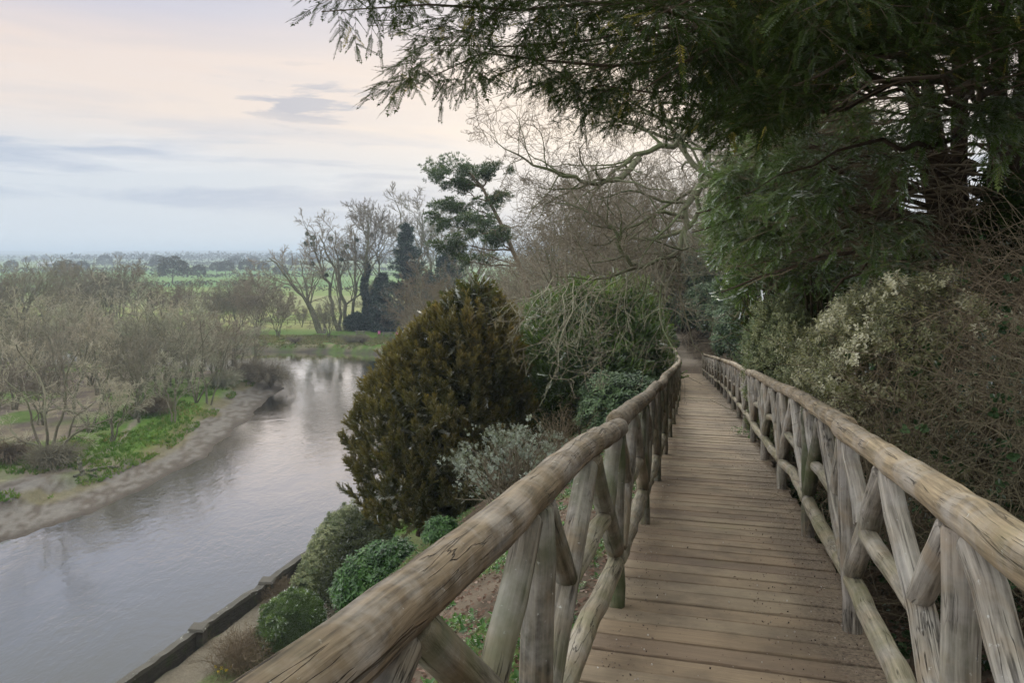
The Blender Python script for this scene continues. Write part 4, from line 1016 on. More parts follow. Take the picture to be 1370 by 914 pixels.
def right_side():
    # green outer skirt of the next yew and the clipped columns by the path
    shrub('yew_tree', 'mid-green yew whose rounded skirt bulges towards the far end of the right fence', 'tree', 'yewfresh', np.array([5.75, 14.6, -3.2]), (1.35, 1.9, 2.0), S_mid, 620, 22, clump_r=.26, sc=.62, seed=91, upw=.25, lift=2.4, stems=22, stem_mat='darkbark', lo=-.75, bumps=.35)
    shrub('yew_tree', 'duller green yew drooping over the path beyond the clipped columns', 'tree', 'yewdark', np.array([10.2, 25.5, -4.6]), (2.3, 3.0, 3.3), S_mid, 560, 22, clump_r=.4, sc=.9, seed=92, upw=.1, lift=1.2, stems=16, stem_mat='darkbark', lo=-.7, bumps=.3, tintr=(.3, .95))
    shrub('box_column', 'tall clipped pale-leaved evergreen column beside the right fence', 'hedge', 'privet', np.array([4.98, 13.5, ground(4.98, 13.5)-.1]), (.55, .9, 1.35), S_leaf, 460, 28, lift=.35, clump_r=.14, sc=1.0, seed=93, lo=-.7, bumps=.10, upw=.2)
    shrub('box_column', 'grey-green clipped column farther along the right fence, second from the camera', 'hedge', 'box', np.array([XLs(20)+WD+1.25, 20, ground(XLs(20)+WD+1.25, 20)-.1]), (.7, 1.3, 1.5), S_leaf, 420, 22, clump_r=.16, sc=1.25, seed=94, lo=-.7, bumps=.1, upw=.2, tintr=(.4, 1.0))
    shrub('rhododendron', 'dark evergreen bush at the far end of the right fence, by the dirt path', 'shrub', 'rhodo', np.array([XLs(31)+WD+1.75, 31, ground(XLs(31)+WD+1.75, 31)-.1]), (1.1, 3.4, 1.7), S_leafb, 380, 20, clump_r=.3, sc=1.2, seed=95)
    shrub('rhododendron', 'evergreen bush overhanging the dirt path just past the last boards', 'shrub', 'rhodo', np.array([XLs(47)+WD+2.3, 47, ground(XLs(47)+WD+2.3, 47)-.1]), (1.7, 4.0, 2.0), S_leafb, 400, 20, clump_r=.4, sc=1.7, seed=96)
    shrub('evergreen_shrub', 'dark evergreen bush on the outside of the path bend in the far distance', 'shrub', 'rhodo', np.array([XLs(60)-3.6, 62, ground(XLs(60)-3.6, 62)-.2]), (2.6, 5, 2.8), S_leafb, 400, 20, clump_r=.5, sc=2.2, seed=97)
    shrub('evergreen_shrub', 'dark bush right of the lit stretch of far path', 'shrub', 'box', np.array([XLs(66)+4.0, 66, ground(XLs(66)+4.0, 66)]), (2.6, 5, 3.2), S_leafb, 400, 20, clump_r=.5, sc=2.2, seed=98)
    shrub('evergreen_shrub', 'broad dark evergreen closing the end of the far path', 'shrub', 'box', at(902, 76)-[0, 0, .5], (6.5, 3, 3.8), S_leafb, 700, 20, clump_r=.9, sc=3.2, seed=88, tintr=(.1, .8), bumps=.35)
    shrub('holly', 'low dark evergreen hugging the right edge of the far path, just past the boards', 'shrub', 'rhodo', at(948, 54)-[0, 0, .2], (1.3, 4.5, 1.8), S_leafb, 300, 20, clump_r=.35, sc=1.8, seed=86, bumps=.3)
    shrub('holly', 'low evergreen on the outer side of the far path, just past the left rail end', 'shrub', 'box', at(872, 52)-[0, 0, .2], (1.0, 3.5, 1.3), S_leafb, 260, 20, clump_r=.3, sc=1.6, seed=87, bumps=.3)
    shrub('evergreen_shrub', 'green evergreen on the rise right of the far path bend', 'shrub', 'yewfresh', at(955, 74)-[0, 0, .3], (3.4, 4, 3.6), S_mid, 500, 20, clump_r=.6, sc=2.2, seed=89, tintr=(.1, .7), bumps=.35)
    shrub('evergreen_shrub', 'mid-green evergreen left of the pale bend in the far path', 'shrub', 'box', at(858, 66)-[0, 0, .3], (2.6, 4, 3.0), S_leafb, 500, 20, clump_r=.5, sc=2.2, seed=90, tintr=(.1, .7), bumps=.35)
    # variegated mound right behind the fence
    b = np.array([4.15, 7.8, -2.9])
    shrub('variegated_shrub', 'spreading cream and green leaved shrub leaning over the right handrail', 'shrub', 'varieg', b, (.95, 1.5, 1.0), S_leaf, 360, 32, lift=.55, clump_r=.17, sc=.85, seed=101, stems=40, stem_mat='bramble', inner=.5, lo=-.35, bumps=.4, tintr=(.35, 1.0), upw=.6)
    shrub('variegated_shrub', 'sparser yellowing shoots between the clipped column and the cream-leaved shrub', 'shrub', 'privet', np.array([4.45, 10.8, ground(4.45, 10.8)-.2]), (.5, .9, .85), S_leaf, 90, 16, lift=.45, clump_r=.18, sc=.7, seed=102, stems=24, stem_mat='bramble', inner=0, lo=-.2, tintr=(.2, .9))
    # bramble thickets on the bank
    def thicket(label, c, rad, n, seed, tint=.5, leaves=500, mat='bramble', r=.006):
        rng = RNG(seed); c = np.array(c, float); root = thing('bramble_thicket', label, 'thicket', c)
        rad = np.array(rad); s = c+rng.normal(size=(n, 3))*rad*.55; s[:, 2] = HT(s[:, 0], s[:, 1])-.03
        az = rng.random(n)*6.28; l = rad[:2].mean()*(.5+.9*rng.random(n)); h = rad[2]*(.5+1.1*rng.random(n))
        e = s+np.stack([np.cos(az)*l, np.sin(az)*l, h*.25], -1); mid = (s+e)/2+np.stack([0*h, 0*h, h], -1)
        t = np.linspace(0, 1, 9)[None, :, None]; P = (1-t)**2*s[:, None]+2*t*(1-t)*mid[:, None]+t*t*e[:, None]
        P += rng.normal(size=P.shape)*.035*np.array([1, 1, 1])
        P[:, 0] = s
        P[:, :, 0] = np.maximum(P[:, :, 0], XLs(P[:, :, 1])+WD+.30+.5*rng.random(P.shape[:2])**2)
        Rr = np.linspace(r, r*.35, 9)[None]*(.6+.8*rng.random((n, 1)))
        g = G(); tubes(g, P, Rr, 3, tint+.3*(rng.random(n)-.5)); Q, q = level(rng, P, Rr, 5, (.15, 1), (30, 90), .35, .3, 5, .25, (0, 0, .05), .7, .5); tubes(g, Q, np.maximum(q, .0014), 3, tint+.1)
        Q2, q2 = level(rng, Q, q, 2, (.15, 1), (30, 90), .5, .3, 4, .25, (0, 0, -.05), .8, .5); tubes(g, Q2, np.maximum(q2, .0012), 3, tint)
        g.obj('stems', M[mat], root)
        Q = Q[Q[:, -1, 0] > XLs(Q[:, -1, 1])+WD+.2]
        if leaves:
            g = G(); p, tg, _ = along(rng, Q, 1, (.3, 1)); k = rng.integers(0, len(p), leaves)
            scatter(g, *S_ivy, p[k], randdir(rng, leaves)+UP*.4, randdir(rng, leaves), .55, rng.random(leaves)); g.obj('leaves', M['ivy'], root)
        return root
    thicket('dense brown bramble tangle on the bank behind the near right handrail', (4.35, 6.5, ground(4.35, 6.5)), (.9, 1.3, 1.5), 520, 111, .42, 900)
    thicket('high mass of dry brown stems below the dark yew trunk', (5.3, 8.3, ground(5.3, 8.3)), (1.0, 1.4, 1.2), 420, 112, .40, 500)
    thicket('pale dead stems under the yew boughs above the cream-leaved shrub', (5.6, 11.6, ground(5.6, 11.6)), (.9, 1.3, 1.1), 300, 113, .75, 200)
    thicket('ivy-threaded stems at the edge of view beyond the nearest right rail', (3.9, 4.2, ground(3.9, 4.2)), (.8, 1.0, 1.2), 420, 114, .35, 1500)
    thicket('dark tangle of stems close behind the right fence, nearest to the camera', (3.3, 5.2, ground(3.3, 5.2)), (.4, .8, .45), 160, 115, .4, 700)
    # backdrop growth on the upper bank so that the wood has depth
    for i, (x, y, r, lb) in enumerate(((8.3, 9.0, (2.0, 2.6, 1.1), 'dark evergreen mass at the right edge behind the brambles'), (9.5, 15.5, (2.6, 3.0, 1.2), 'dark evergreen mass glimpsed through the yew boughs on the upper bank'),
                                   (7.0, 4.6, (1.9, 2.4, 1.5), 'dark holly mass beyond the near brambles at the right edge'), (11.5, 23.0, (2.8, 4.5, 2.0), 'evergreen mass on the bank behind the clipped columns'))):
        shrub('holly', lb, 'shrub', 'yewdark', (x, y, ground(x, y)-.2), r, S_leafb, 480, 24, clump_r=.4, sc=1.2, seed=120+i, stems=12, lo=-.5, tintr=(0, .6))
    # ivy on the soil by the near right fence
    rng = RNG(131); g = G(); n = 2600
    Y = 2.0+9*rng.random(n); x = XLs(Y)+WD+.25+1.5*rng.random(n)**1.3; z = HT(x, Y)+.02+.10*rng.random(n)
    kp = fbm(x*1.3, Y*1.3, 3) > .44; x, Y, z = x[kp], Y[kp], z[kp]
    scatter(g, *S_ivy, np.stack([x, Y, z], -1), nrm(UP+.8*randdir(rng, len(x))), randdir(rng, len(x)), .45+.3*rng.random(len(x)), rng.random(len(x)))
    tag(g.obj('ivy_ground_cover', M['ivy'], None, (0, 0, 0)), 'ivy creeping over dark soil outside the right fence', kind='stuff')
    # weed sprouting through the boards
    p_ = np.array([XLs(13.2)+WD-.12, 13.2, float(ZD(13.2))]); root = thing('weed_tuft', 'small green weed growing at the right edge of the boards', 'weed', p_)
    g = G(); k = 26; scatter(g, *S_leaf, p_+rng.normal(size=(k, 3))*[.14, .16, .0]+[0, 0, .01], nrm(UP*.8+randdir(rng, k)), randdir(rng, k), .8, .6+.4*rng.random(k)); g.obj('leaves', M['laurel'], root)
right_side()

# ------------------------------------------------------------------ big bare tree reaching over the path
def bare_giant():
    rng = RNG(141); base = np.array([8.1, 21.5, ground(8.1, 21.5)-.2])
    root = thing('bare_tree', 'big leafless tree with crooked grey limbs arching over the far end of the boardwalk', 'tree', base)
    T = [[base, PX(1042, 300, 21.5), PX(1020, 170, 21.3), PX(985, 60, 21), PX(960, -60, 21)]]
    Lm = [([PX(1030, 215, 21.4), PX(965, 150, 20.5), PX(905, 190, 19.5), PX(845, 212, 18.6), PX(800, 250, 18), PX(775, 300, 17.6)], .15),
          ([PX(855, 212, 18.7), PX(838, 232, 18.2), PX(800, 244, 17.5), PX(745, 232, 17), PX(700, 212, 16.8), PX(655, 180, 16.5)], .085),
          ([PX(1035, 262, 21.4), PX(968, 237, 20.5), PX(926, 262, 19.5), PX(915, 310, 19), PX(905, 338, 18.2), PX(862, 358, 17.4), PX(800, 374, 16.8), PX(742, 370, 16.2)], .13),
          ([PX(912, 335, 18.5), PX(905, 365, 18.2), PX(899, 385, 18), PX(902, 400, 17.9)], .05),
          ([PX(862, 358, 17.4), PX(838, 345, 17), PX(815, 300, 17), PX(770, 275, 17), PX(715, 268, 17)], .06),
          ([PX(1025, 180, 21.3), PX(950, 235, 22), PX(905, 190, 22.5), PX(880, 120, 23), PX(860, 40, 23)], .12),
          ([PX(995, 100, 21), PX(930, 60, 20), PX(860, 70, 19), PX(790, 90, 18), PX(730, 110, 17.5)], .09),
          ([PX(1000, 130, 21), PX(955, 130, 22), PX(935, 60, 23), PX(925, -20, 23.5)], .09),
          ([PX(905, 190, 22.4), PX(850, 170, 22), PX(790, 150, 21.5), PX(740, 140, 21)], .06),
          ([PX(918, 290, 19.3), PX(880, 285, 18.6), PX(850, 300, 18), PX(800, 330, 17.5), PX(750, 335, 17)], .055),
          ([PX(938, 232, 21.6), PX(925, 300, 22), PX(860, 320, 22), PX(790, 290, 22), PX(720, 300, 22)], .08),
          ([PX(1035, 120, 21.6), PX(1080, 20, 22), PX(1120, -80, 23)], .12), ([PX(1035, 160, 21.6), PX(1110, 100, 23), PX(1180, 40, 25)], .10)]
    g = G(); P = curve(T[0], 18, .03, rng); tubes(g, P, np.linspace(.36, .15, 18), 12, .5, rough=.15, rng=rng); g.obj('trunk', M['greenbark'], root, smooth=True)
    g = G(); LP = np.array([curve(l, 20, .035, rng) for l, r in Lm]); LR = np.array([r*(1-np.linspace(0, 1, 20)**1.1*.95) for l, r in Lm])
    tubes(g, LP, LR, 8, .5, rough=.12, rng=rng)
    Q1, r1 = level(rng, LP, LR, 13, (.22, 1), (35, 75), .36, .3, 9, .20, (0, 0, .04), .55, .3); tubes(g, Q1, r1, 6, .55)
    g.obj('limbs', M['greenbark'], root, smooth=True)
    g = G(); Q2, r2 = level(rng, Q1, r1, 7, (.15, 1), (30, 75), .5, .3, 7, .24, (0, 0, -.04), .6, .35); tubes(g, Q2, np.maximum(r2*.7, .005), 4, .6)
    Q3, r3 = level(rng, Q2, r2, 5, (.15, 1), (30, 70), .55, .3, 5, .22, (0, 0, -.10), .7, .5); tubes(g, Q3, np.clip(r3*.6, .0035, .006), 3, .7); Q4, r4 = level(rng, Q3, r3, 3, (.2, 1), (30, 70), .6, .3, 4, .2, (0, 0, -.05), .7, .6); tubes(g, Q4, np.full(r4.shape, .0032), 3, .75)
    # long dangling branchlets below the lower limb
    n = 18; st = LP[2][rng.integers(12, 20, n)]+rng.normal(size=(n, 3))*.1; L = 1.1+1.5*rng.random(n)
    D = np.zeros((n, 9, 3)); D[:, 0] = st; d = nrm(np.stack([-.6+.5*rng.normal(size=n), -.2*np.ones(n), -.5+.2*rng.normal(size=n)], -1))
    for j in range(1, 9):
        d = nrm(d+.22*rng.normal(size=(n, 3))+np.array([0, 0, -.14])); D[:, j] = D[:, j-1]+d*(L/8)[:, None]
    RD = np.linspace(.012, .0045, 9)[None]*np.ones((n, 1)); gd = G(); tubes(gd, D, RD, 5, .8)
    Q, q = level(rng, D, RD, 6, (.15, 1), (25, 65), .38, .3, 6, .22, (0, 0, -.12), .7, .4); tubes(gd, Q, np.maximum(q, .004), 4, .55)
    Q, q = level(rng, Q, q, 4, (.2, 1), (25, 60), .5, .3, 4, .2, (0, 0, -.1), .8, .5); tubes(gd, Q, np.maximum(q, .0032), 3, .6)
    gd.obj('dangling_twigs', M['willowtwig'], root)
    g.obj('twigs', M['twig'], root)
bare_giant()

# ------------------------------------------------------------------ tree prototypes (local, foot at 0)
def bare_tree(name, label, base, H, spread, stems=3, seed=1, lean=(0, 0), twig='willowtwig', bark='bark', trunk_r=.16, k=(7, 6, 5, 4), minr=.011, up=.14, group=None, first=.25, forks=None, ivy=0, mistletoe=0, balls=None):
    rng = RNG(seed); base = np.asarray(base, float); root = thing(name, label, 'tree', base, group)
    P = []
    for i in range(stems):
        a = 6.28*i/stems+rng.random(); s = spread*(.35+.35*rng.random()) if stems > 1 else 0
        e = np.array([math.cos(a)*s+lean[0]*H, math.sin(a)*s+lean[1]*H, H*(.72+.2*rng.random())])
        b = np.array([math.cos(a)*.15*(stems > 1), math.sin(a)*.15*(stems > 1), -.4])
        P.append(curve([b, (b+e)/2*np.array([.75, .75, 1])+rng.normal(size=3)*.03*H, e], 12, .012*H, rng))
    P = np.array(P)+base; Rr = np.linspace(trunk_r, trunk_r*.25, 12)[None]*(.7+.5*rng.random((stems, 1)))
    g = G(); tubes(g, P, Rr, 7, .4)
    Q, q = level(rng, P, Rr, k[0], (first, 1), (22, 50), .55*spread/(.35*H)*.6+.12, .45, 8, .12, (0, 0, up), .55, .3); tubes(g, Q, q, 5, .5)
    g.obj('trunk', M[bark], root)
    g = G(); Q, q = level(rng, Q, q, k[1], (.15, 1), (22, 55), .55, .4, 6, .15, (0, 0, up), .6, .4); tubes(g, Q, np.maximum(q, minr*1.6), 4, .5)
    Qs = Q
    Q, q = level(rng, Q, q, k[2], (.15, 1), (22, 55), .55, .3, 5, .16, (0, 0, up*.8), .7, .5); tubes(g, Q, np.maximum(q, minr*1.2), 3, .6)
    if k[3]:
        Q, q = level(rng, Q, q, k[3], (.15, 1), (22, 55), .6, .3, 4, .16, (0, 0, up*.5), .8, .6); tubes(g, Q, np.maximum(q, minr), 3, .7)
    g.obj('twigs', M[twig], root)
    if mistletoe:
        for j in rng.choice(len(Qs), mistletoe, replace=False):
            g = G(); c = Qs[j, 3]; r = .28+.25*rng.random(); p, n_ = blob(rng, 90, c, (r, r, r*.9), -1, .8); scatter(g, *S_tuft, p, n_, randdir(rng, len(p)), 2.4, rng.random(len(p))*.7)
            g.obj('mistletoe', M['pine'], root)
    if ivy:
        g = G(); n = 1500; t = rng.random(n)**1.2*ivy; p = np.stack([np.interp(t, np.linspace(0, 1, 12), P[0][:, a]) for a in range(3)], -1)
        w_ = (.85*(1-t/ivy)**.5+.3)*(.6+.5*fbm(t*14, t*3+seed, 2))
        az = rng.random(n)*6.28; nn = np.stack([np.cos(az), np.sin(az), 0*az], -1)
        scatter(g, *S_tuft, p+nn*w_[:, None]*rng.random((n, 1))**.4, nrm(nn+UP*.3+.4*randdir(rng, n)), randdir(rng, n), 4.2, .1+.6*rng.random(n))
        g.obj('ivy', M['fir'], root)
    return root

def fir(name, label, base, H, Rm, seed, mat='fir', lean=0):
    rng = RNG(seed); root = thing(name, label, 'tree', base); base = np.asarray(base, float)
    g = G(); P = curve([base+[0, 0, -.5], base+[lean*.5, 0, H*.5], base+[lean, 0, H]], 12); tubes(g, P, np.linspace(.35, .03, 12), 8, .4); g.obj('trunk', M['darkbark'], root)
    n = 150; t = (np.arange(n)+rng.random(n))/n; t = .06+.93*t; az = rng.random(n)*6.28; L = Rm*(1-t)**.75*(.55+.6*rng.random(n))+.25
    s = np.stack([np.interp(t, np.linspace(0, 1, 12), P[:, a]) for a in range(3)], -1); d = np.stack([np.cos(az), np.sin(az), 0*az], -1)
    u = np.linspace(0, 1, 7)[None, :, None]; B = s[:, None]+d[:, None]*L[:, None, None]*u+UP[None]*(-.38*u+.30*u**3)*L[:, None, None]
    g = G(); tubes(g, B, np.linspace(.05, .015, 7)[None]*np.ones((n, 1)), 4, .3); g.obj('boughs', M['darkbark'], root)
    g = G(); p, tg, idx = along(rng, B, 26, (.12, 1)); m = len(p)
    dd = nrm(tg+randdir(rng, m)*.75-UP*.25); scatter(g, *S_tuft, p+rng.normal(size=(m, 3))*.12, dd, randdir(rng, m), 6.2*(.6+.6*rng.random(m)), np.clip(.15+.35*rng.random(n)[idx]+.3*rng.random(m), 0, 1)); g.obj('foliage', M[mat], root)
    return root

def scots_pine():
    rng = RNG(161); Y = 50.; base = at(712, Y); root = thing('scots_pine', 'leaning pine with clumped blue-green crown standing against the sky', 'tree', base)
    P = curve([base, PX(700, 370, Y), PX(665, 290, Y), PX(645, 250, Y), PX(612, 218, Y)], 18, .03, rng); g = G(); tubes(g, P, np.linspace(.30, .06, 18), 8, .5, rough=.1, rng=rng); g.obj('trunk', M['redtwig'], root)
    cl = [(606, 222, 30, 15), (628, 232, 22, 10), (592, 236, 20, 11), (652, 232, 16, 8), (618, 252, 18, 9), (600, 278, 26, 11), (628, 272, 26, 10), (590, 298, 20, 10), (618, 303, 30, 11), (650, 300, 20, 9), (608, 325, 20, 9), (640, 335, 28, 12), (668, 318, 18, 9), (662, 262, 14, 7), (625, 350, 22, 9)]
    g = G(); gl_ = G()
    for (x, y, rx, rz) in cl:
        c = PX(x, y, Y+rng.normal()*1.2); j = np.argmin(np.abs(P[:, 2]-(c[2]-.6))); b = curve([P[j], (P[j]+c)/2+[0, 0, -.15], c], 7, .05, rng); tubes(g, b, np.linspace(.07, .02, 7), 5, .5)
        B = b[None]; Q, q = level(rng, B, np.linspace(.05, .02, 7)[None], 7, (.4, 1), (30, 70), .5, .2, 5); tubes(g, Q, q, 4, .5)
        r = np.array([rx, rx*.9, rz])*Y/F; pp_ = [blob(rng, 95, c+rng.normal(size=3)*r*.62, r*(.42+.3*rng.random()), -1, .8) for _ in range(6)]; p = np.concatenate([a_[0] for a_ in pp_]); n_ = np.concatenate([a_[1] for a_ in pp_]); p += rng.normal(size=p.shape)*.05
        keep = fbm(p[:, 0]*1.6+x, p[:, 2]*1.6, 2) > .36; p, n_ = p[keep], n_[keep]
        scatter(gl_, *S_tuft, p, nrm(n_+UP*.7+.6*randdir(rng, len(p))), randdir(rng, len(p)), 1.7*(.6+.6*rng.random(len(p))), np.clip(.2+.5*rng.random(len(p))+.25*n_[:, 2], 0, 1))
    g.obj('branches', M['redtwig'], root); gl_.obj('foliage', M['pine'], root)
scots_pine()

def hill_wood():
    """leafless wood on the slope behind the bronze yew"""
    L = 'leafless grey-brown tree in the wood on the slope behind the bronze yew'; gr = 'leafless trees on the wooded slope'
    protos = [bare_tree('woodland_tree', L, at(700, 46)-[0, 0, .3], 12, 5.0, 3, 171, twig='twig', bark='greenbark', k=(8, 6, 5, 4), minr=.008, up=.06, group=gr),
              bare_tree('woodland_tree', L, at(775, 40)-[0, 0, .3], 12, 5.0, 2, 172, twig='twig', bark='greenbark', k=(9, 7, 5, 4), minr=.008, up=.02, group=gr),
              bare_tree('woodland_tree', L, at(668, 48)-[0, 0, .3], 9.5, 4.0, 5, 173, twig='redtwig', bark='bark', k=(6, 6, 5, 4), minr=.006, up=.04, group=gr)]
    rng = RNG(174)
    for (px, Y, k, s) in ((640, 62, 0, 1.0), (690, 70, 1, 1.15), (740, 58, 0, 1.2), (800, 55, 1, 1.15), (850, 60, 0, 1.2), (965, 70, 1, 1.3), (985, 52, 0, .9), (660, 52, 2, 1.2), (640, 60, 2, 1.3), (790, 47, 0, .9),
                          (665, 85, 1, 1.2), (610, 75, 2, 1.3), (770, 66, 0, 1.3), (825, 72, 1, 1.35), (700, 60, 1, 1.1), (655, 70, 0, 1.05), (862, 80, 0, 1.4), (745, 80, 1, 1.3), (720, 95, 0, 1.4), (600, 95, 2, 1.6), (1000, 62, 1, 1.1), (1010, 45, 0, 1.0), (570, 110, 2, 1.5), (625, 53, 2, 1.1)):
        dup(protos[k], at(px, Y)-[0, 0, .3], rng.random()*6.28, s*(.95+.1*rng.random()))
    shrub('evergreen_tree', 'dark evergreen rising in the leafless wood right of the pine', 'tree', 'yewdark', at(735, 52), (2.6, 2.6, 4.2), S_mid, 420, 20, clump_r=.5, sc=1.5, seed=176, stem_mat='darkbark')
    shrub('holly', 'low dark evergreen in the leafless wood above the bronze yew', 'shrub', 'yewdark', at(690, 36), (2.2, 2.2, 2.6), S_mid, 400, 20, clump_r=.4, sc=1.2, seed=177)
hill_wood()

def far_bank():
    Y = 165.
    bare_tree('poplar', 'tall leaning poplar, leftmost of the riverside group, bending to the left', at(430, 158), 19, 7, 2, 181, lean=(-.42, 0), twig='twig', trunk_r=.45, k=(6, 5, 4, 4), minr=.026, up=.05)
    bare_tree('poplar', 'tall poplar dotted with mistletoe balls, on the far river bank', at(455, 163), 27, 8, 2, 182, lean=(-.18, 0), twig='twig', trunk_r=.42, k=(6, 5, 4, 4), minr=.026, up=.10, mistletoe=9)
    bare_tree('poplar', 'tall poplar with an upright fork beside the mistletoe-laden one', at(467, 168), 26, 7, 2, 183, lean=(-.10, 0), twig='twig', trunk_r=.45, k=(6, 5, 4, 4), minr=.026, up=.10, mistletoe=3)
    bare_tree('ivy_clad_tree', 'tall bare-topped tree with ivy sheathing its lower trunk', at(487, 166), 29, 9, 1, 184, lean=(.03, 0), twig='twig', trunk_r=.5, k=(12, 6, 5, 4), minr=.028, up=.10, ivy=.62, mistletoe=2, first=.4)
    bare_tree('ivy_clad_tree', 'slighter ivy-clad tree leaning right, beside the tall ivy-sheathed one', at(492, 170), 28, 7, 1, 185, lean=(.12, 0), twig='twig', trunk_r=.42, k=(10, 6, 5, 4), minr=.028, up=.10, ivy=.5, mistletoe=2, first=.45)
    bare_tree('bare_tree', 'tall thin bare tree rising behind the dark fir', at(545, 190), 32, 8, 2, 186, twig='twig', trunk_r=.4, k=(7, 6, 5, 4), minr=.03)
    bare_tree('bare_tree', 'bare tree whose top shows between the two dark firs', at(575, 190), 31, 9, 2, 187, twig='twig', trunk_r=.4, k=(7, 6, 5, 4), minr=.03)
    bare_tree('bare_tree', 'bare hazy tree behind the pine at the right end of the far bank group', at(620, 180), 30, 10, 3, 188, twig='twig', trunk_r=.4, k=(7, 6, 5, 4), minr=.03)
    fir('fir', 'tall dark blue-green fir on the far river bank', at(544, 160), 23.5, 7.6, 191)
    fir('fir', 'second dark fir, farther right and partly behind bare twigs', at(598, 150), 18.5, 7.5, 192)
    fir('fir', 'small ragged dark fir between the ivy-clad trees and the tall fir', at(512, 163), 12.5, 3.2, 193)
    fir('fir', 'low dark fir nearest the bronze yew on the far bank', at(572, 152), 13, 4.4, 194)
    shrub('ivy_bush', 'dark bush around the foot of the ivy-clad trees', 'shrub', 'fir', at(478, 164), (1.9, 1.5, 1.5), S_tuft, 130, 20, clump_r=.8, sc=5, seed=195, stems=0)
    first = None; rng = RNG(196)
    for i, (px, Y, h, lb) in enumerate(((345, 150, 11, 'brown bare willow on the far bank, nearest the gap of open water'), (318, 156, 10, 'bare willow standing just left of the brown one on the far bank'), (372, 150, 8, 'smaller bare willow leaning over the far bank, under the leaning poplar'),
                                        (404, 172, 3.6, 'low bare bush in the yellow-green meadow left of the poplars'), (440, 150, 6, 'slender bare sapling among the poplar trunks'), (505, 172, 8, 'pale thin bare tree in front of the small ragged fir'),
                                        (556, 146, 5.5, 'bare pinkish twiggy tree just left of the bronze yew top'), (590, 132, 7, 'bare twiggy tree partly hidden by the bronze yew top'))):
        if i in (0,): first = bare_tree('bare_willow', lb, at(px, Y), 10, 6, 5, 197, twig='twig', trunk_r=.14, k=(6, 6, 5, 4), minr=.022, up=.05)
        else: dup(first, at(px, Y), rng.random()*6.28, h/10, label=lb)
    # scrub along the water's edge
    first = None
    for i, (px, py, s, lb) in enumerate(((470, 474, 1.0, 'low brown scrub at the foot of the far bank'), (485, 473, .8, 'low brown scrub at the foot of the far bank'), (395, 471, .7, 'low brown scrub at the foot of the far bank'), (530, 470, .7, 'low brown scrub at the foot of the far bank'))):
        p = np.array([(px-685)/F*139.5, 139.5, 0]); p[2] = ground(p[0], p[1])
        if first is None:
            first = thing('scrub_clump', lb, 'shrub', p, 'scrub clumps along the far water edge'); g = G(); n = 90; a = rng.random(n)*6.28; l = 1.2+1.6*rng.random(n)
            e = p+np.stack([np.cos(a)*l*1.1, np.sin(a)*l*.7, .6+1.3*rng.random(n)], -1); P_ = np.array([curve([p, (p+q)/2+[0, 0, .4], q], 5) for q in e]); tubes(g, P_, np.linspace(.03, .015, 5)[None]*np.ones((n, 1)), 3, .5)
            Q, q = level(rng, P_, np.linspace(.03, .015, 5)[None]*np.ones((n, 1)), 5, (.2, 1), (20, 60), .5, n=4); tubes(g, Q, np.maximum(q, .014), 3, .6); g.obj('twigs', M['twig'], first)
        else: dup(first, p, rng.random()*6, s)
    # garden things on the lawn
    pink, t = new_mat('pink_fabric'); t.n('ShaderNodeOutputMaterial', {0: t.n('ShaderNodeBsdfPrincipled', {'Base Color': (.62, .16, .34, 1), 'Roughness': .7})})
    for (px, py, lb) in ((507, 449, 'small bright pink chair alone on the far lawn'), (531, 450, 'small pink chair near the right end of the far lawn')):
        p = hit(px, py); root = thing('garden_chair', lb, 'chair', p); k = .9
        def box(nm, a, b, mat):
            g = G(); V = [p+np.array([x, y, z])*k for z in (a[2], b[2]) for y in (a[1], b[1]) for x in (a[0], b[0])]; g.add(V, [(0, 2, 3, 1), (4, 5, 7, 6), (0, 1, 5, 4), (2, 6, 7, 3), (0, 4, 6, 2), (1, 3, 7, 5)]); g.obj(nm, mat, root)
        box('seat', (-.28, -.28, .38), (.28, .28, .44), pink); box('backrest', (-.28, .24, .44), (.28, .30, 1.0), pink)
        for x in (-.26, .22):
            for y in (-.26, .22): box('leg', (x, y, 0), (x+.04, y+.04, .38), pink)
    for (px, py, lb) in ((482, 448, 'grey wooden picnic bench on the far lawn, left of the pink chair'), (518, 450, 'grey wooden picnic bench between the two pink chairs')):
        p = hit(px, py); root = thing('picnic_bench', lb, 'bench', p)
        def box(nm, a, b, mat):
            g = G(); V = [p+np.array([x, y, z]) for z in (a[2], b[2]) for y in (a[1], b[1]) for x in (a[0], b[0])]; g.add(V, [(0, 2, 3, 1), (4, 5, 7, 6), (0, 1, 5, 4), (2, 6, 7, 3), (0, 4, 6, 2), (1, 3, 7, 5)]); g.obj(nm, mat, root)
        box('tabletop', (-1, -.38, .72), (1, .38, .77), M['log']); box('seat', (-1, -.8, .42), (1, -.55, .47), M['log']); box('seat', (-1, .55, .42), (1, .8, .47), M['log'])
        for x in (-.75, .68): box('frame', (x, -.75, .36), (x+.07, .75, .42), M['log']); box('leg', (x, -.3, 0), (x+.07, -.2, .72), M['log']); box('leg', (x, .2, 0), (x+.07, .3, .72), M['log'])
    p = hit(434, 446); root = thing('tree_stump', 'pale broken stump at the foot of the leaning poplar', 'stump', p); g = G(); log(g, [p+[0, 0, -.2], p+[.05, 0, .8], p+[-.1, 0, 1.9]], .42, .22, rng, 9, .05, .3); g.obj('stump_wood', M['log'], root)
    # rails of a low field fence behind the trees
    root = thing('post_and_rail_fence', 'low dark post and rail fence across the meadow behind the poplars', 'fence', at(450, 176)); pts = [at(px, 178-(px-380)*.02) for px in range(355, 545, 10)]
    for q in pts: g = G(); tubes(g, np.array([q-[0, 0, .2], q+[0, 0, 1.2]]), np.array([.07, .07]), 5, .4); g.obj('post', M['darkbark'], root)
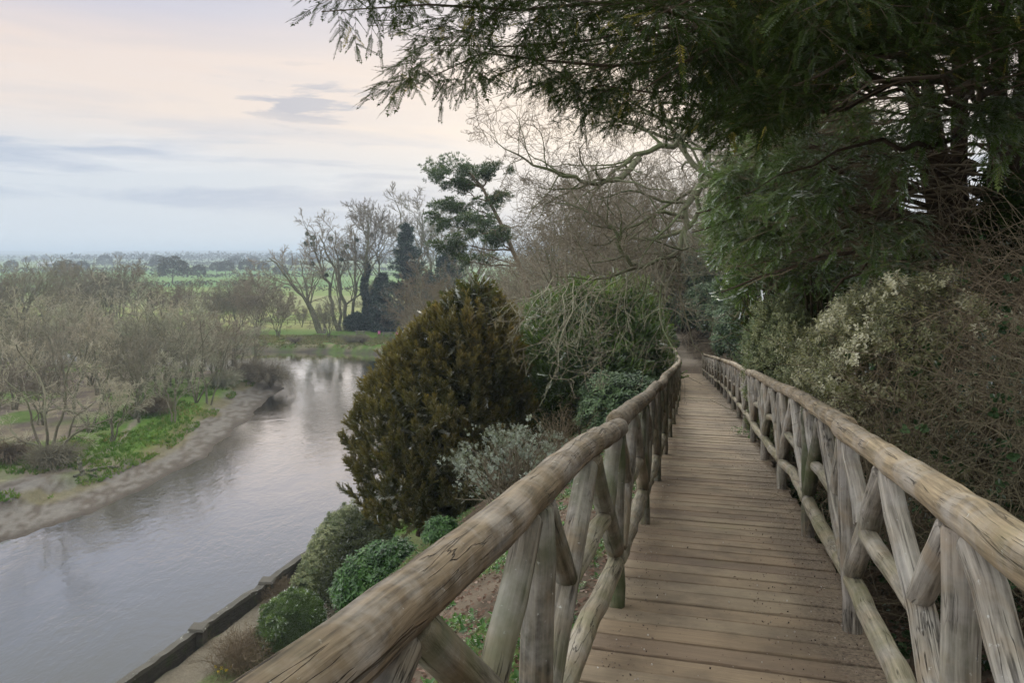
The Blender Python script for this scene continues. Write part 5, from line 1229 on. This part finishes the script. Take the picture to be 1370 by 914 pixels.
    for h in (.55, 1.05): g = G(); tubes(g, np.array(pts)+[0, 0, h], np.full(len(pts), .05), 4, .4); g.obj('rail', M['darkbark'], root)
far_bank()

def peninsula():
    rng = RNG(201)
    Lm = 'bare pale grey-green willow in the thicket that fills the near river spit'; gm = 'willows filling the river spit'
    w1 = bare_tree('bare_willow', Lm, at(180, 92), 9.2, 4.4, 3, 202, trunk_r=.15, k=(6, 5, 4, 4), minr=.014, up=.12, group=gm)
    w2 = bare_tree('bare_willow', Lm, at(60, 88), 8.0, 5.2, 4, 203, trunk_r=.14, twig='twig', k=(6, 5, 4, 4), minr=.014, up=.10, group=gm)
    w3 = bare_tree('bare_willow', Lm, at(240, 96), 10.5, 4.0, 2, 204, trunk_r=.17, k=(7, 5, 4, 4), minr=.015, up=.16, group=gm)
    W = [w1, w2, w3]
    pts = [(20, 80, .9), (95, 78, .95), (140, 82, .95), (215, 86, 1.0), (255, 90, 1.05), (290, 95, 1.0), (310, 100, .95), (120, 95, 1.1), (35, 97, 1.1), (75, 102, 1.15), (160, 103, 1.15), (205, 104, 1.2), (270, 106, 1.1), (0, 104, 1.1),
           (-30, 90, 1.1), (-50, 76, 1.0), (340, 108, .8), (110, 110, 1.1), (235, 112, 1.2), (-20, 112, 1.2), (55, 73, .8), (180, 76, .85), (-70, 100, 1.2), (150, 66, .75), (280, 84, .85), (-15, 70, .9), (232, 74, .8), (195, 97, 1.05), (320, 106, .9), (160, 92, .9), (130, 88, .8), (50, 92, 1.0), (85, 95, 1.0), (185, 88, .85), (225, 94, 1.0), (20, 90, 1.0), (110, 101, 1.0), (145, 110, 1.1), (70, 112, 1.1), (300, 100, .85), (250, 100, .95)]
    for (px, Y, s) in pts: dup(W[rng.integers(0, 3)], at(px, Y), rng.random()*6.28, s*(.72+.38*rng.random()))
    # the larger old trees at the left edge
    bare_tree('bare_tree', 'tall old bare tree at the left edge of the view, beyond the willow thicket', at(8, 108), 15, 7, 2, 211, trunk_r=.32, twig='twig', k=(8, 6, 5, 4), minr=.016, up=.10)
    bare_tree('bare_tree', 'spreading bare tree second from the left edge, above the willows', at(42, 112), 14, 8, 2, 212, trunk_r=.28, twig='twig', k=(8, 6, 5, 4), minr=.016, up=.06)
    # gnarled dark-limbed ones close to the bank
    def gnarled(label, px, Y, limbs, seed, r=.13):
        b = at(px, Y); k = Y/F; rg = RNG(seed); root = thing('gnarled_willow', label, 'tree', b); LP = []; 
        for l in limbs: LP.append(curve([b+[0, 0, -.2]]+[PX(x, y, Y+rg.normal()*.6) for x, y in l], 14, .03, rg))
        LP = np.array(LP); LR = np.linspace(r, r*.35, 14)[None]*np.ones((len(LP), 1)); g = G(); tubes(g, LP, LR, 7, .25, rough=.2, rng=rg)
        Q, q = level(rg, LP, LR, 5, (.35, 1), (35, 80), .28, .3, 7, .22, (0, 0, .1), .5, .3); tubes(g, Q, q, 5, .35); g.obj('trunk', M['bark'], root, smooth=True)
        g = G(); Q, q = level(rg, Q, q, 6, (.2, 1), (25, 60), .5, .3, 5, .16, (0, 0, .12), .6, .5); tubes(g, Q, np.maximum(q, .011), 3, .6); Q, q = level(rg, Q, q, 5, (.2, 1), (25, 60), .6, .3, 4, .16, (0, 0, .1), .7, .6); tubes(g, Q, np.maximum(q, .009), 3, .7); g.obj('twigs', M['willowtwig'], root)
    gnarled('gnarled dead-limbed willow at the water end of the shingle, lower left', 66, 60, [[(45, 575), (35, 535), (5, 508)], [(60, 560), (55, 510), (25, 470), (22, 462)], [(75, 580), (88, 540), (88, 500), (105, 470)], [(90, 590), (100, 560), (125, 540)], [(55, 600), (30, 590), (10, 570)], [(80, 600), (110, 575), (150, 560)]], 221)
    gnarled('twisted dark-limbed willow just behind the gnarled one by the shingle', 120, 70, [[(115, 550), (90, 520), (92, 490), (120, 488)], [(128, 560), (140, 520), (150, 480)], [(110, 560), (70, 540), (50, 500)]], 222, .11)
    gnarled('pale forked willow rising from the bright green grass near the spit edge', 262, 84, [[(255, 510), (248, 470), (238, 440)], [(265, 520), (272, 470), (268, 430)], [(275, 520), (300, 480), (308, 455)], [(262, 530), (262, 480), (282, 440)]], 223, .10)
    # drooping bush at the tip
    def tipbush(label, p, s, seed, mat='twig', n=130, hh=1.0):
        rg = RNG(seed); root = thing('willow_bush', label, 'shrub', p); a = rg.random(n)*6.28; l = s*(.35+.75*rg.random(n)); g = G()
        e = p+np.stack([np.cos(a)*l, np.sin(a)*l, s*hh*(.15+.75*rg.random(n))], -1); P_ = np.array([curve([p+[0, 0, -.1], (p+q)/2+[0, 0, .28*s], q], 7, .04, rg) for q in e]); RR = np.linspace(.035, .013, 7)[None]*np.ones((n, 1))
        tubes(g, P_, RR, 3, .45); Q, q = level(rg, P_, RR, 7, (.25, 1), (20, 55), .42, .3, 5, .14, (0, 0, -.02), .7, .5); tubes(g, Q, np.maximum(q, .012), 3, .5); Q, q = level(rg, Q, q, 3, (.25, 1), (20, 55), .5, .3, 4, .14, (0, 0, -.02), .7, .5); tubes(g, Q, np.maximum(q, .010), 3, .5); g.obj('twigs', M[mat], root)
    tipbush('round brown bare bush drooping over the water at the tip of the spit', at(362, 98.5), 3.3, 231)
    tipbush('smaller bare bush beside the round one at the tip of the spit', at(335, 99), 2.6, 232)
    tipbush('grey tangled bush around the foot of the gnarled willow', at(72, 58.5), 2.0, 233, 'twig', 120, .8)
    tipbush('brown brushy clump in the long grass left of the gnarled willow', at(12, 60), 2.0, 234, 'redtwig', 110, .7)
    tipbush('brown brushy clump under the willows behind the green grass', at(205, 78), 2.0, 235, 'redtwig', 110, .7)
    tipbush('twiggy clump between the forked willow and the tip of the spit', at(300, 94), 2.2, 236, 'willowtwig', 110, .8)
    # driftwood, stumps
    for (pts_, r, lb, nm) in (([(118, 632), (140, 628), (158, 626)], .12, 'dark driftwood trunk lying on the shingle', 'driftwood_log'), ([(98, 640), (118, 636), (130, 640)], .09, 'shorter driftwood log by the brown bank edge', 'driftwood_log')):
        P_ = [hit(x, y)+[0, 0, r*.7] for x, y in pts_]; root = thing(nm, lb, 'driftwood', P_[1]); g = G(); log(g, P_, r, r*.6, rng, 8, .03, .2, .3); g.obj('log_wood', M['mossylog'], root)
    p = hit(110, 636); root = thing('tree_stump', 'mossy pale stump standing beside the driftwood at the shingle edge', 'stump', p); g = G(); log(g, [p+[0, 0, -.2], p+[-.1, 0, .6], p+[-.3, 0, 1.3]], .2, .13, rng, 8, .04, .3); g.obj('stump_wood', M['mossylog'], root)
    p = hit(186, 566); root = thing('tree_stump', 'thin dark stump post in the bright green grass', 'stump', p); g = G(); log(g, [p+[0, 0, -.2], p+[0, 0, .6], p+[.05, 0, 1.5]], .14, .10, rng, 8, .03, .2); g.obj('stump_wood', M['mossylog'], root)
    # grass and reed tufts along the banks
    g = G(); n = 26000; px = rng.uniform(-40, 390, n); Y = rng.uniform(44, 118, n); X = (px-685)/F*Y; z, dl, dr, e, pen, farb, n1, n2 = HT(X, Y, True)
    k = pen & (e > 3.2) & (e < 13) & (fbm(X*.35, Y*.35, 3) > np.where((Y > 58) & (Y < 98), .44, .56)); X, Y, z = X[k], Y[k], z[k]
    scatter(g, *tmpl_tuft(7, .35, .05, .8, 9), np.stack([X, Y, z-.02], -1), nrm(UP+.3*randdir(rng, len(X))), randdir(rng, len(X)), .6+.8*rng.random(len(X)), rng.random(len(X)))
    M['grass'] = leaf_mat('bank_grass', (.07, .15, .02), (.13, .20, .045), (.26, .22, .11), trans=.4, gloss=0, clump=.15, noise_amp=1.2)
    tag(g.obj('bank_grass', M['grass'], None, (0, 0, 0)), 'grass tufts on the river spit', kind='stuff')
    g = G(); n = 9000; X = rng.uniform(-70, -14, n); Y = rng.uniform(134, 152, n); z, dl, dr, e, pen, farb, n1, n2 = HT(X, Y, True); k = (e > .8) & (fbm(X*.5, Y*.5, 2) > .42); X, Y, z = X[k], Y[k], z[k]
    M['drygrass'] = leaf_mat('dry_bank_grass', (.16, .17, .07), (.26, .24, .14), (.34, .28, .18), trans=.4, gloss=0)
    scatter(g, *tmpl_tuft(7, .5, .08, .9, 9), np.stack([X, Y, z-.02], -1), nrm(UP+.3*randdir(rng, len(X))), randdir(rng, len(X)), .6+.8*rng.random(len(X)), rng.random(len(X)))
    tag(g.obj('dry_grass', M['drygrass'], None, (0, 0, 0)), 'dry rough grass on the far river bank', kind='stuff')
peninsula()

def slope_cover():
    rng = RNG(241); g = G(); n = 30000; Y = 2+rng.random(n)**1.3*30; X = XLs(Y)-.25-rng.random(n)**1.2*11; z, dl, dr, e, *_ = HT(X, Y, True)
    k = (fbm(X*1.1+9, Y*1.1, 4) > .46); X1, Y1, z1 = X[k], Y[k], z[k]; m = len(X1)
    scatter(g, *tmpl_leaves(5, .035, .022, .02, 12), np.stack([X1, Y1, z1], -1), nrm(UP+.5*randdir(rng, m)), randdir(rng, m), .6+1.3*rng.random(m), .2+.8*rng.random(m))
    tag(g.obj('ground_herbs', M['laurel'], None, (0, 0, 0)), 'low green herbs creeping over the bare slope below the boardwalk', kind='stuff')
    g = G(); n = 42000; Y = 2+rng.random(n)**1.3*26; X = XLs(Y)-.25-rng.random(n)**1.2*9; s = rng.random(n) < .35; X = np.where(s, XLs(Y)+WD+.15+1.6*rng.random(n), X); z = HT(X, Y); ow = rng.random(n) < .006; X = np.where(ow, XLs(Y)+WD-.02-.75*rng.random(n)**2, X); z = np.where(ow, ZD(Y)+.004, z); lsc = np.where(ow, .4, 1.0)
    lf = np.array([(0, -.5, 0), (.28, 0, .10), (0, .5, 0), (-.28, 0, .08)]); 
    scatter(g, lf, np.array([(0, 1, 2, 3)]), np.stack([X, Y, z+.008], -1), nrm(randdir(rng, n)*[1, 1, .25]), nrm(UP+.4*randdir(rng, n)), (.03+.05*rng.random(n))*lsc, rng.random(n))
    M['litter'] = leaf_mat('fallen_leaves', (.09, .055, .04), (.22, .145, .11), (.36, .27, .22), trans=.1, gloss=0)
    tag(g.obj('leaf_litter', M['litter'], None, (0, 0, 0)), 'fallen brown leaves littering the slopes beside the boardwalk', kind='stuff')
slope_cover()

def far_country():
    rng = RNG(251)
    M['farleaf'] = leaf_mat('winter_hedge', (.05, .05, .035), (.11, .10, .07), (.15, .14, .09), trans=.1, gloss=0, clump=.03)
    M['farwood'] = leaf_mat('far_wood', (.035, .042, .032), (.085, .075, .058), None, trans=.1, gloss=0, clump=.01)
    # round field trees
    def proto(label, p, h, seed):
        rg = RNG(seed); root = thing('field_tree', label, 'tree', p); g = G(); tubes(g, np.array([p-[0, 0, .5], p+[0, 0, h*.5]]), np.array([.05*h*.5, .03*h]), 6, .3); g.obj('trunk', M['bark'], root)
        g = G(); q, n_ = blob(rg, 700, p+[0, 0, h*.56], (h*.52, h*.52, h*.44), -.5, .5); sw = 1+.5*(fbm(q[:, 0]/h*5+seed, q[:, 2]/h*5, 2)-.5); q = p+[0, 0, h*.56]+(q-p-[0, 0, h*.56])*sw[:, None]
        scatter(g, *S_big, q, nrm(n_+.5*randdir(rg, len(q))), randdir(rg, len(q)), h*.085, rg.random(len(q))); g.obj('crown', M['farleaf'], root); return root
    L = 'round bare tree on a far field hedge line'; gr = 'trees along the far field hedges'
    a = proto('big dark domed tree rising behind the middle of the willow thicket', at(231, 420), 15, 252); b = proto(L, at(302, 560), 12, 253); b['group'] = gr
    dup(a, at(88, 430), 1, .85, label='dark domed tree among the hedges above the left willows')
    dup(a, at(212, 700), 2, 1.0, label='low dark tree clump left of the big domed tree', group=None)
    for px, Y, s in ((158, 1500, 1.6), (172, 1600, 1.0), (120, 1550, 1.1), (60, 1450, 1.3), (45, 1400, 1.2), (190, 1550, 1.2), (258, 1500, 1.3), (100, 1700, 1.4), (35, 1200, 1.1), (330, 600, .9), (352, 640, .8), (375, 520, .9), (290, 620, .8), (315, 900, 1.2), (340, 1000, 1.3),
                     (15, 700, 1.0), (110, 640, .9), (140, 900, 1.2), (265, 480, .8), (392, 900, 1.0), (420, 1000, 1.2), (510, 900, 1.2), (540, 1100, 1.2)):
        dup(b, at(px, Y), rng.random()*6, s*(.85+.3*rng.random()), group=gr)
    # more leafless trees standing behind the spit, across its back channel
    Lb = 'leafless brown tree across the back channel behind the willow thicket'; gb = 'leafless trees behind the river spit'
    f = bare_tree('bare_tree', Lb, at(120, 165), 12, 8, 3, 254, trunk_r=.25, twig='twig', k=(7, 5, 4, 4), minr=.024, up=.08, group=gb); h = bare_tree('bare_tree', Lb, at(160, 172), 12, 7, 4, 255, trunk_r=.2, twig='redtwig', k=(7, 5, 4, 4), minr=.024, up=.12, group=gb)
    for px, Y, s in ((85, 160, .9), (100, 175, 1.2), (140, 168, 1.1), (60, 170, 1.1), (15, 175, 1.1), (-15, 165, 1.1), (200, 178, .9), (225, 170, .85), (262, 175, .8), (290, 165, .75), (250, 200, .9), (180, 200, 1.1), (300, 185, .7), (35, 200, 1.2), (345, 185, .6), (325, 172, .65), (270, 158, .75), (120, 200, 1.2)):
        dup([f, h][rng.integers(0, 2)], at(px, Y), rng.random()*6.28, s*.78)
    # hedges
    for i, (x0, Y0, x1, Y1, h, lb) in enumerate(((170, 385, 330, 392, 2.6, 'dark hedge along the near edge of the bright green field'), (355, 330, 560, 345, 2.2, 'hedge at the top of the yellow-green meadow behind the poplars'), (200, 520, 560, 560, 3.0, 'hedge between the two bright green fields'),
                                               (150, 700, 560, 740, 4.0, 'long hedge below the blue woods'), (-60, 640, 150, 660, 4.0, 'hedge by the pale farm sheds at the left'), (60, 1000, 420, 1050, 5.0, 'distant hedge under the brown ploughed field'), (-80, 300, 60, 310, 2.6, 'hedge behind the trees at the left edge'))):
        A_, B_ = at(x0, Y0), at(x1, Y1); n = int(np.linalg.norm(B_-A_)*5); t = rng.random(n); X = A_[0]+(B_[0]-A_[0])*t+rng.normal(size=n)*h*.3; Y = A_[1]+(B_[1]-A_[1])*t+rng.normal(size=n)*h*.3; hh = h*(.5+1.0*fbm(t*40+i, t*0+i*3., 3))
        z = HT(X, Y)+rng.random(n)**.7*hh; g = G(); scatter(g, *S_big, np.stack([X, Y, z], -1), nrm(UP+randdir(rng, n)), randdir(rng, n), h*.40, rng.random(n)); o = g.obj('field_hedge', M['farleaf'], None, (A_+B_)/2); tag(o, lb, 'hedge')
    # woods that read as one mass
    g = G()
    for (x0, x1, Y0, wd_, h, dens) in ((100, 250, 1150, 60, 15, 1.0), (240, 420, 1300, 80, 17, 1.0), (-60, 110, 1500, 60, 14, .8), (400, 600, 1250, 80, 16, .9), (150, 450, 1750, 90, 18, .9), (300, 345, 800, 25, 11, 1)):
        W_ = (x1-x0)/F*Y0; n = int(W_*3.2*dens*(15/h)); t = rng.random(n); keep = fbm(t*(x1-x0)/34+Y0, t*0+.5, 3) > (.36 if dens > .7 else .45); t = t[keep]; n = len(t)
        X = (x0+(x1-x0)*t-685)/F*Y0+rng.normal(size=n)*4; Y = Y0+wd_*(rng.random(n)-.5); hh = h*(.45+.95*fbm(X*.05, Y*.05, 3)); z = HT(X, Y)+rng.random(n)**.6*hh
        scatter(g, *S_big, np.stack([X, Y, z], -1), nrm(UP+.8*randdir(rng, n)), randdir(rng, n), h*.20*(.7+.6*rng.random(n)), rng.random(n))
    # wooded crest of the hills
    n = 14000; X = rng.uniform(-4800, 2500, n); Y = rng.uniform(4500, 4900, n); k = fbm(X*.0011, Y*0+4, 3) > .47; X, Y = X[k], Y[k]; n = len(X); scatter(g, *S_big, np.stack([X, Y, HT(X, Y)+rng.random(n)*9], -1), nrm(UP+randdir(rng, n)), randdir(rng, n), 9., rng.random(n))
    tag(g.obj('far_woodland', M['farwood'], None, (0, 0, 0)), 'distant belts of woodland fading into blue haze', kind='stuff')
    # farm sheds
    wh, t = new_mat('pale_shed_cladding'); t.n('ShaderNodeOutputMaterial', {0: t.n('ShaderNodeBsdfPrincipled', {'Base Color': (.62, .62, .60, 1), 'Roughness': .7})})
    rf, t = new_mat('grey_shed_roof'); t.n('ShaderNodeOutputMaterial', {0: t.n('ShaderNodeBsdfPrincipled', {'Base Color': (.34, .35, .36, 1), 'Roughness': .7})})
    dk, t = new_mat('dark_opening'); t.n('ShaderNodeOutputMaterial', {0: t.n('ShaderNodeBsdfPrincipled', {'Base Color': (.05, .05, .05, 1), 'Roughness': .7})})
    for px, Y, w_, d_, h, lb in ((70, 1000, 22, 12, 4.5, 'larger pale farm shed among far trees at the left'), (58, 1030, 12, 9, 4, 'small pale farm shed left of the larger one'), (81, 985, 9, 8, 3.5, 'small farm shed right of the larger one')):
        p = at(px, Y); root = thing('farm_shed', lb, 'shed', p)
        a, b_ = w_/2, d_/2; V = [p+np.array(v) for v in ((-a, -b_, -1), (a, -b_, -1), (a, b_, -1), (-a, b_, -1), (-a, -b_, h), (a, -b_, h), (a, b_, h), (-a, b_, h))]
        g = G(); g.add(V, [(0, 1, 5, 4), (1, 2, 6, 5), (2, 3, 7, 6), (3, 0, 4, 7)]); g.add([p+np.array(v) for v in ((-a, -b_, h), (-a, b_, h), (-a, 0, h+1.8), (a, -b_, h), (a, b_, h), (a, 0, h+1.8))], [(0, 2, 1), (3, 4, 5)]); g.obj('wall', wh, root)
        g = G(); c = .5; g.add([p+np.array(v) for v in ((-a-c, -b_-c, h-.05), (a+c, -b_-c, h-.05), (a+c, 0, h+2.0), (-a-c, 0, h+2.0), (-a-c, b_+c, h-.05), (a+c, b_+c, h-.05))], [(0, 1, 2, 3), (3, 2, 5, 4)]); g.obj('roof', rf, root)
        g = G(); g.add([p+np.array(v) for v in ((-a*.3, -b_-.05, 0), (a*.3, -b_-.05, 0), (a*.3, -b_-.05, h*.8), (-a*.3, -b_-.05, h*.8))], [(0, 1, 2, 3)]); g.obj('door', dk, root)
far_country()

# ------------------------------------------------------------------ one label for each member of a row of look-alikes
ORD = ['first', 'second', 'third', 'fourth', 'fifth', 'sixth', 'seventh', 'eighth', 'ninth', 'tenth', 'eleventh', 'twelfth', 'thirteenth', 'fourteenth', 'fifteenth', 'sixteenth']
def label_rows(group, fmt, rows):
    ob = [o for o in COL.objects if o.get('group') == group and o.parent is None]
    ob.sort(key=lambda o: o.location.y); n = len(ob); k = len(rows)
    for r in range(k):
        part = sorted(ob[n*r//k:n*(r+1)//k], key=lambda o: o.location.x/o.location.y)
        for i, o in enumerate(part): o['label'] = fmt.format(ORD[i], rows[r])
label_rows('willows filling the river spit', 'bare willow in the spit thicket, {} from the left in its {} row', ['water-side', 'second', 'third', 'hindmost'])
label_rows('leafless trees on the wooded slope', 'leafless tree behind the bronze yew, {} from the left in the {} rank', ['nearest', 'middle', 'farthest'])
label_rows('leafless trees behind the river spit', 'leafless brown tree across the back channel, {} from the left in the {} line', ['near', 'far'])
label_rows('trees along the far field hedges', 'round bare field tree, {} from the left on the {} hedge line', ['nearest', 'middle', 'farthest'])
label_rows('scrub clumps along the far water edge', 'low brown scrub clump at the far water edge, {} from the left', ['only'])
label_rows('daffodils by the river path', 'small yellow daffodil below the dead brown shrub, {} from the left', ['only'])
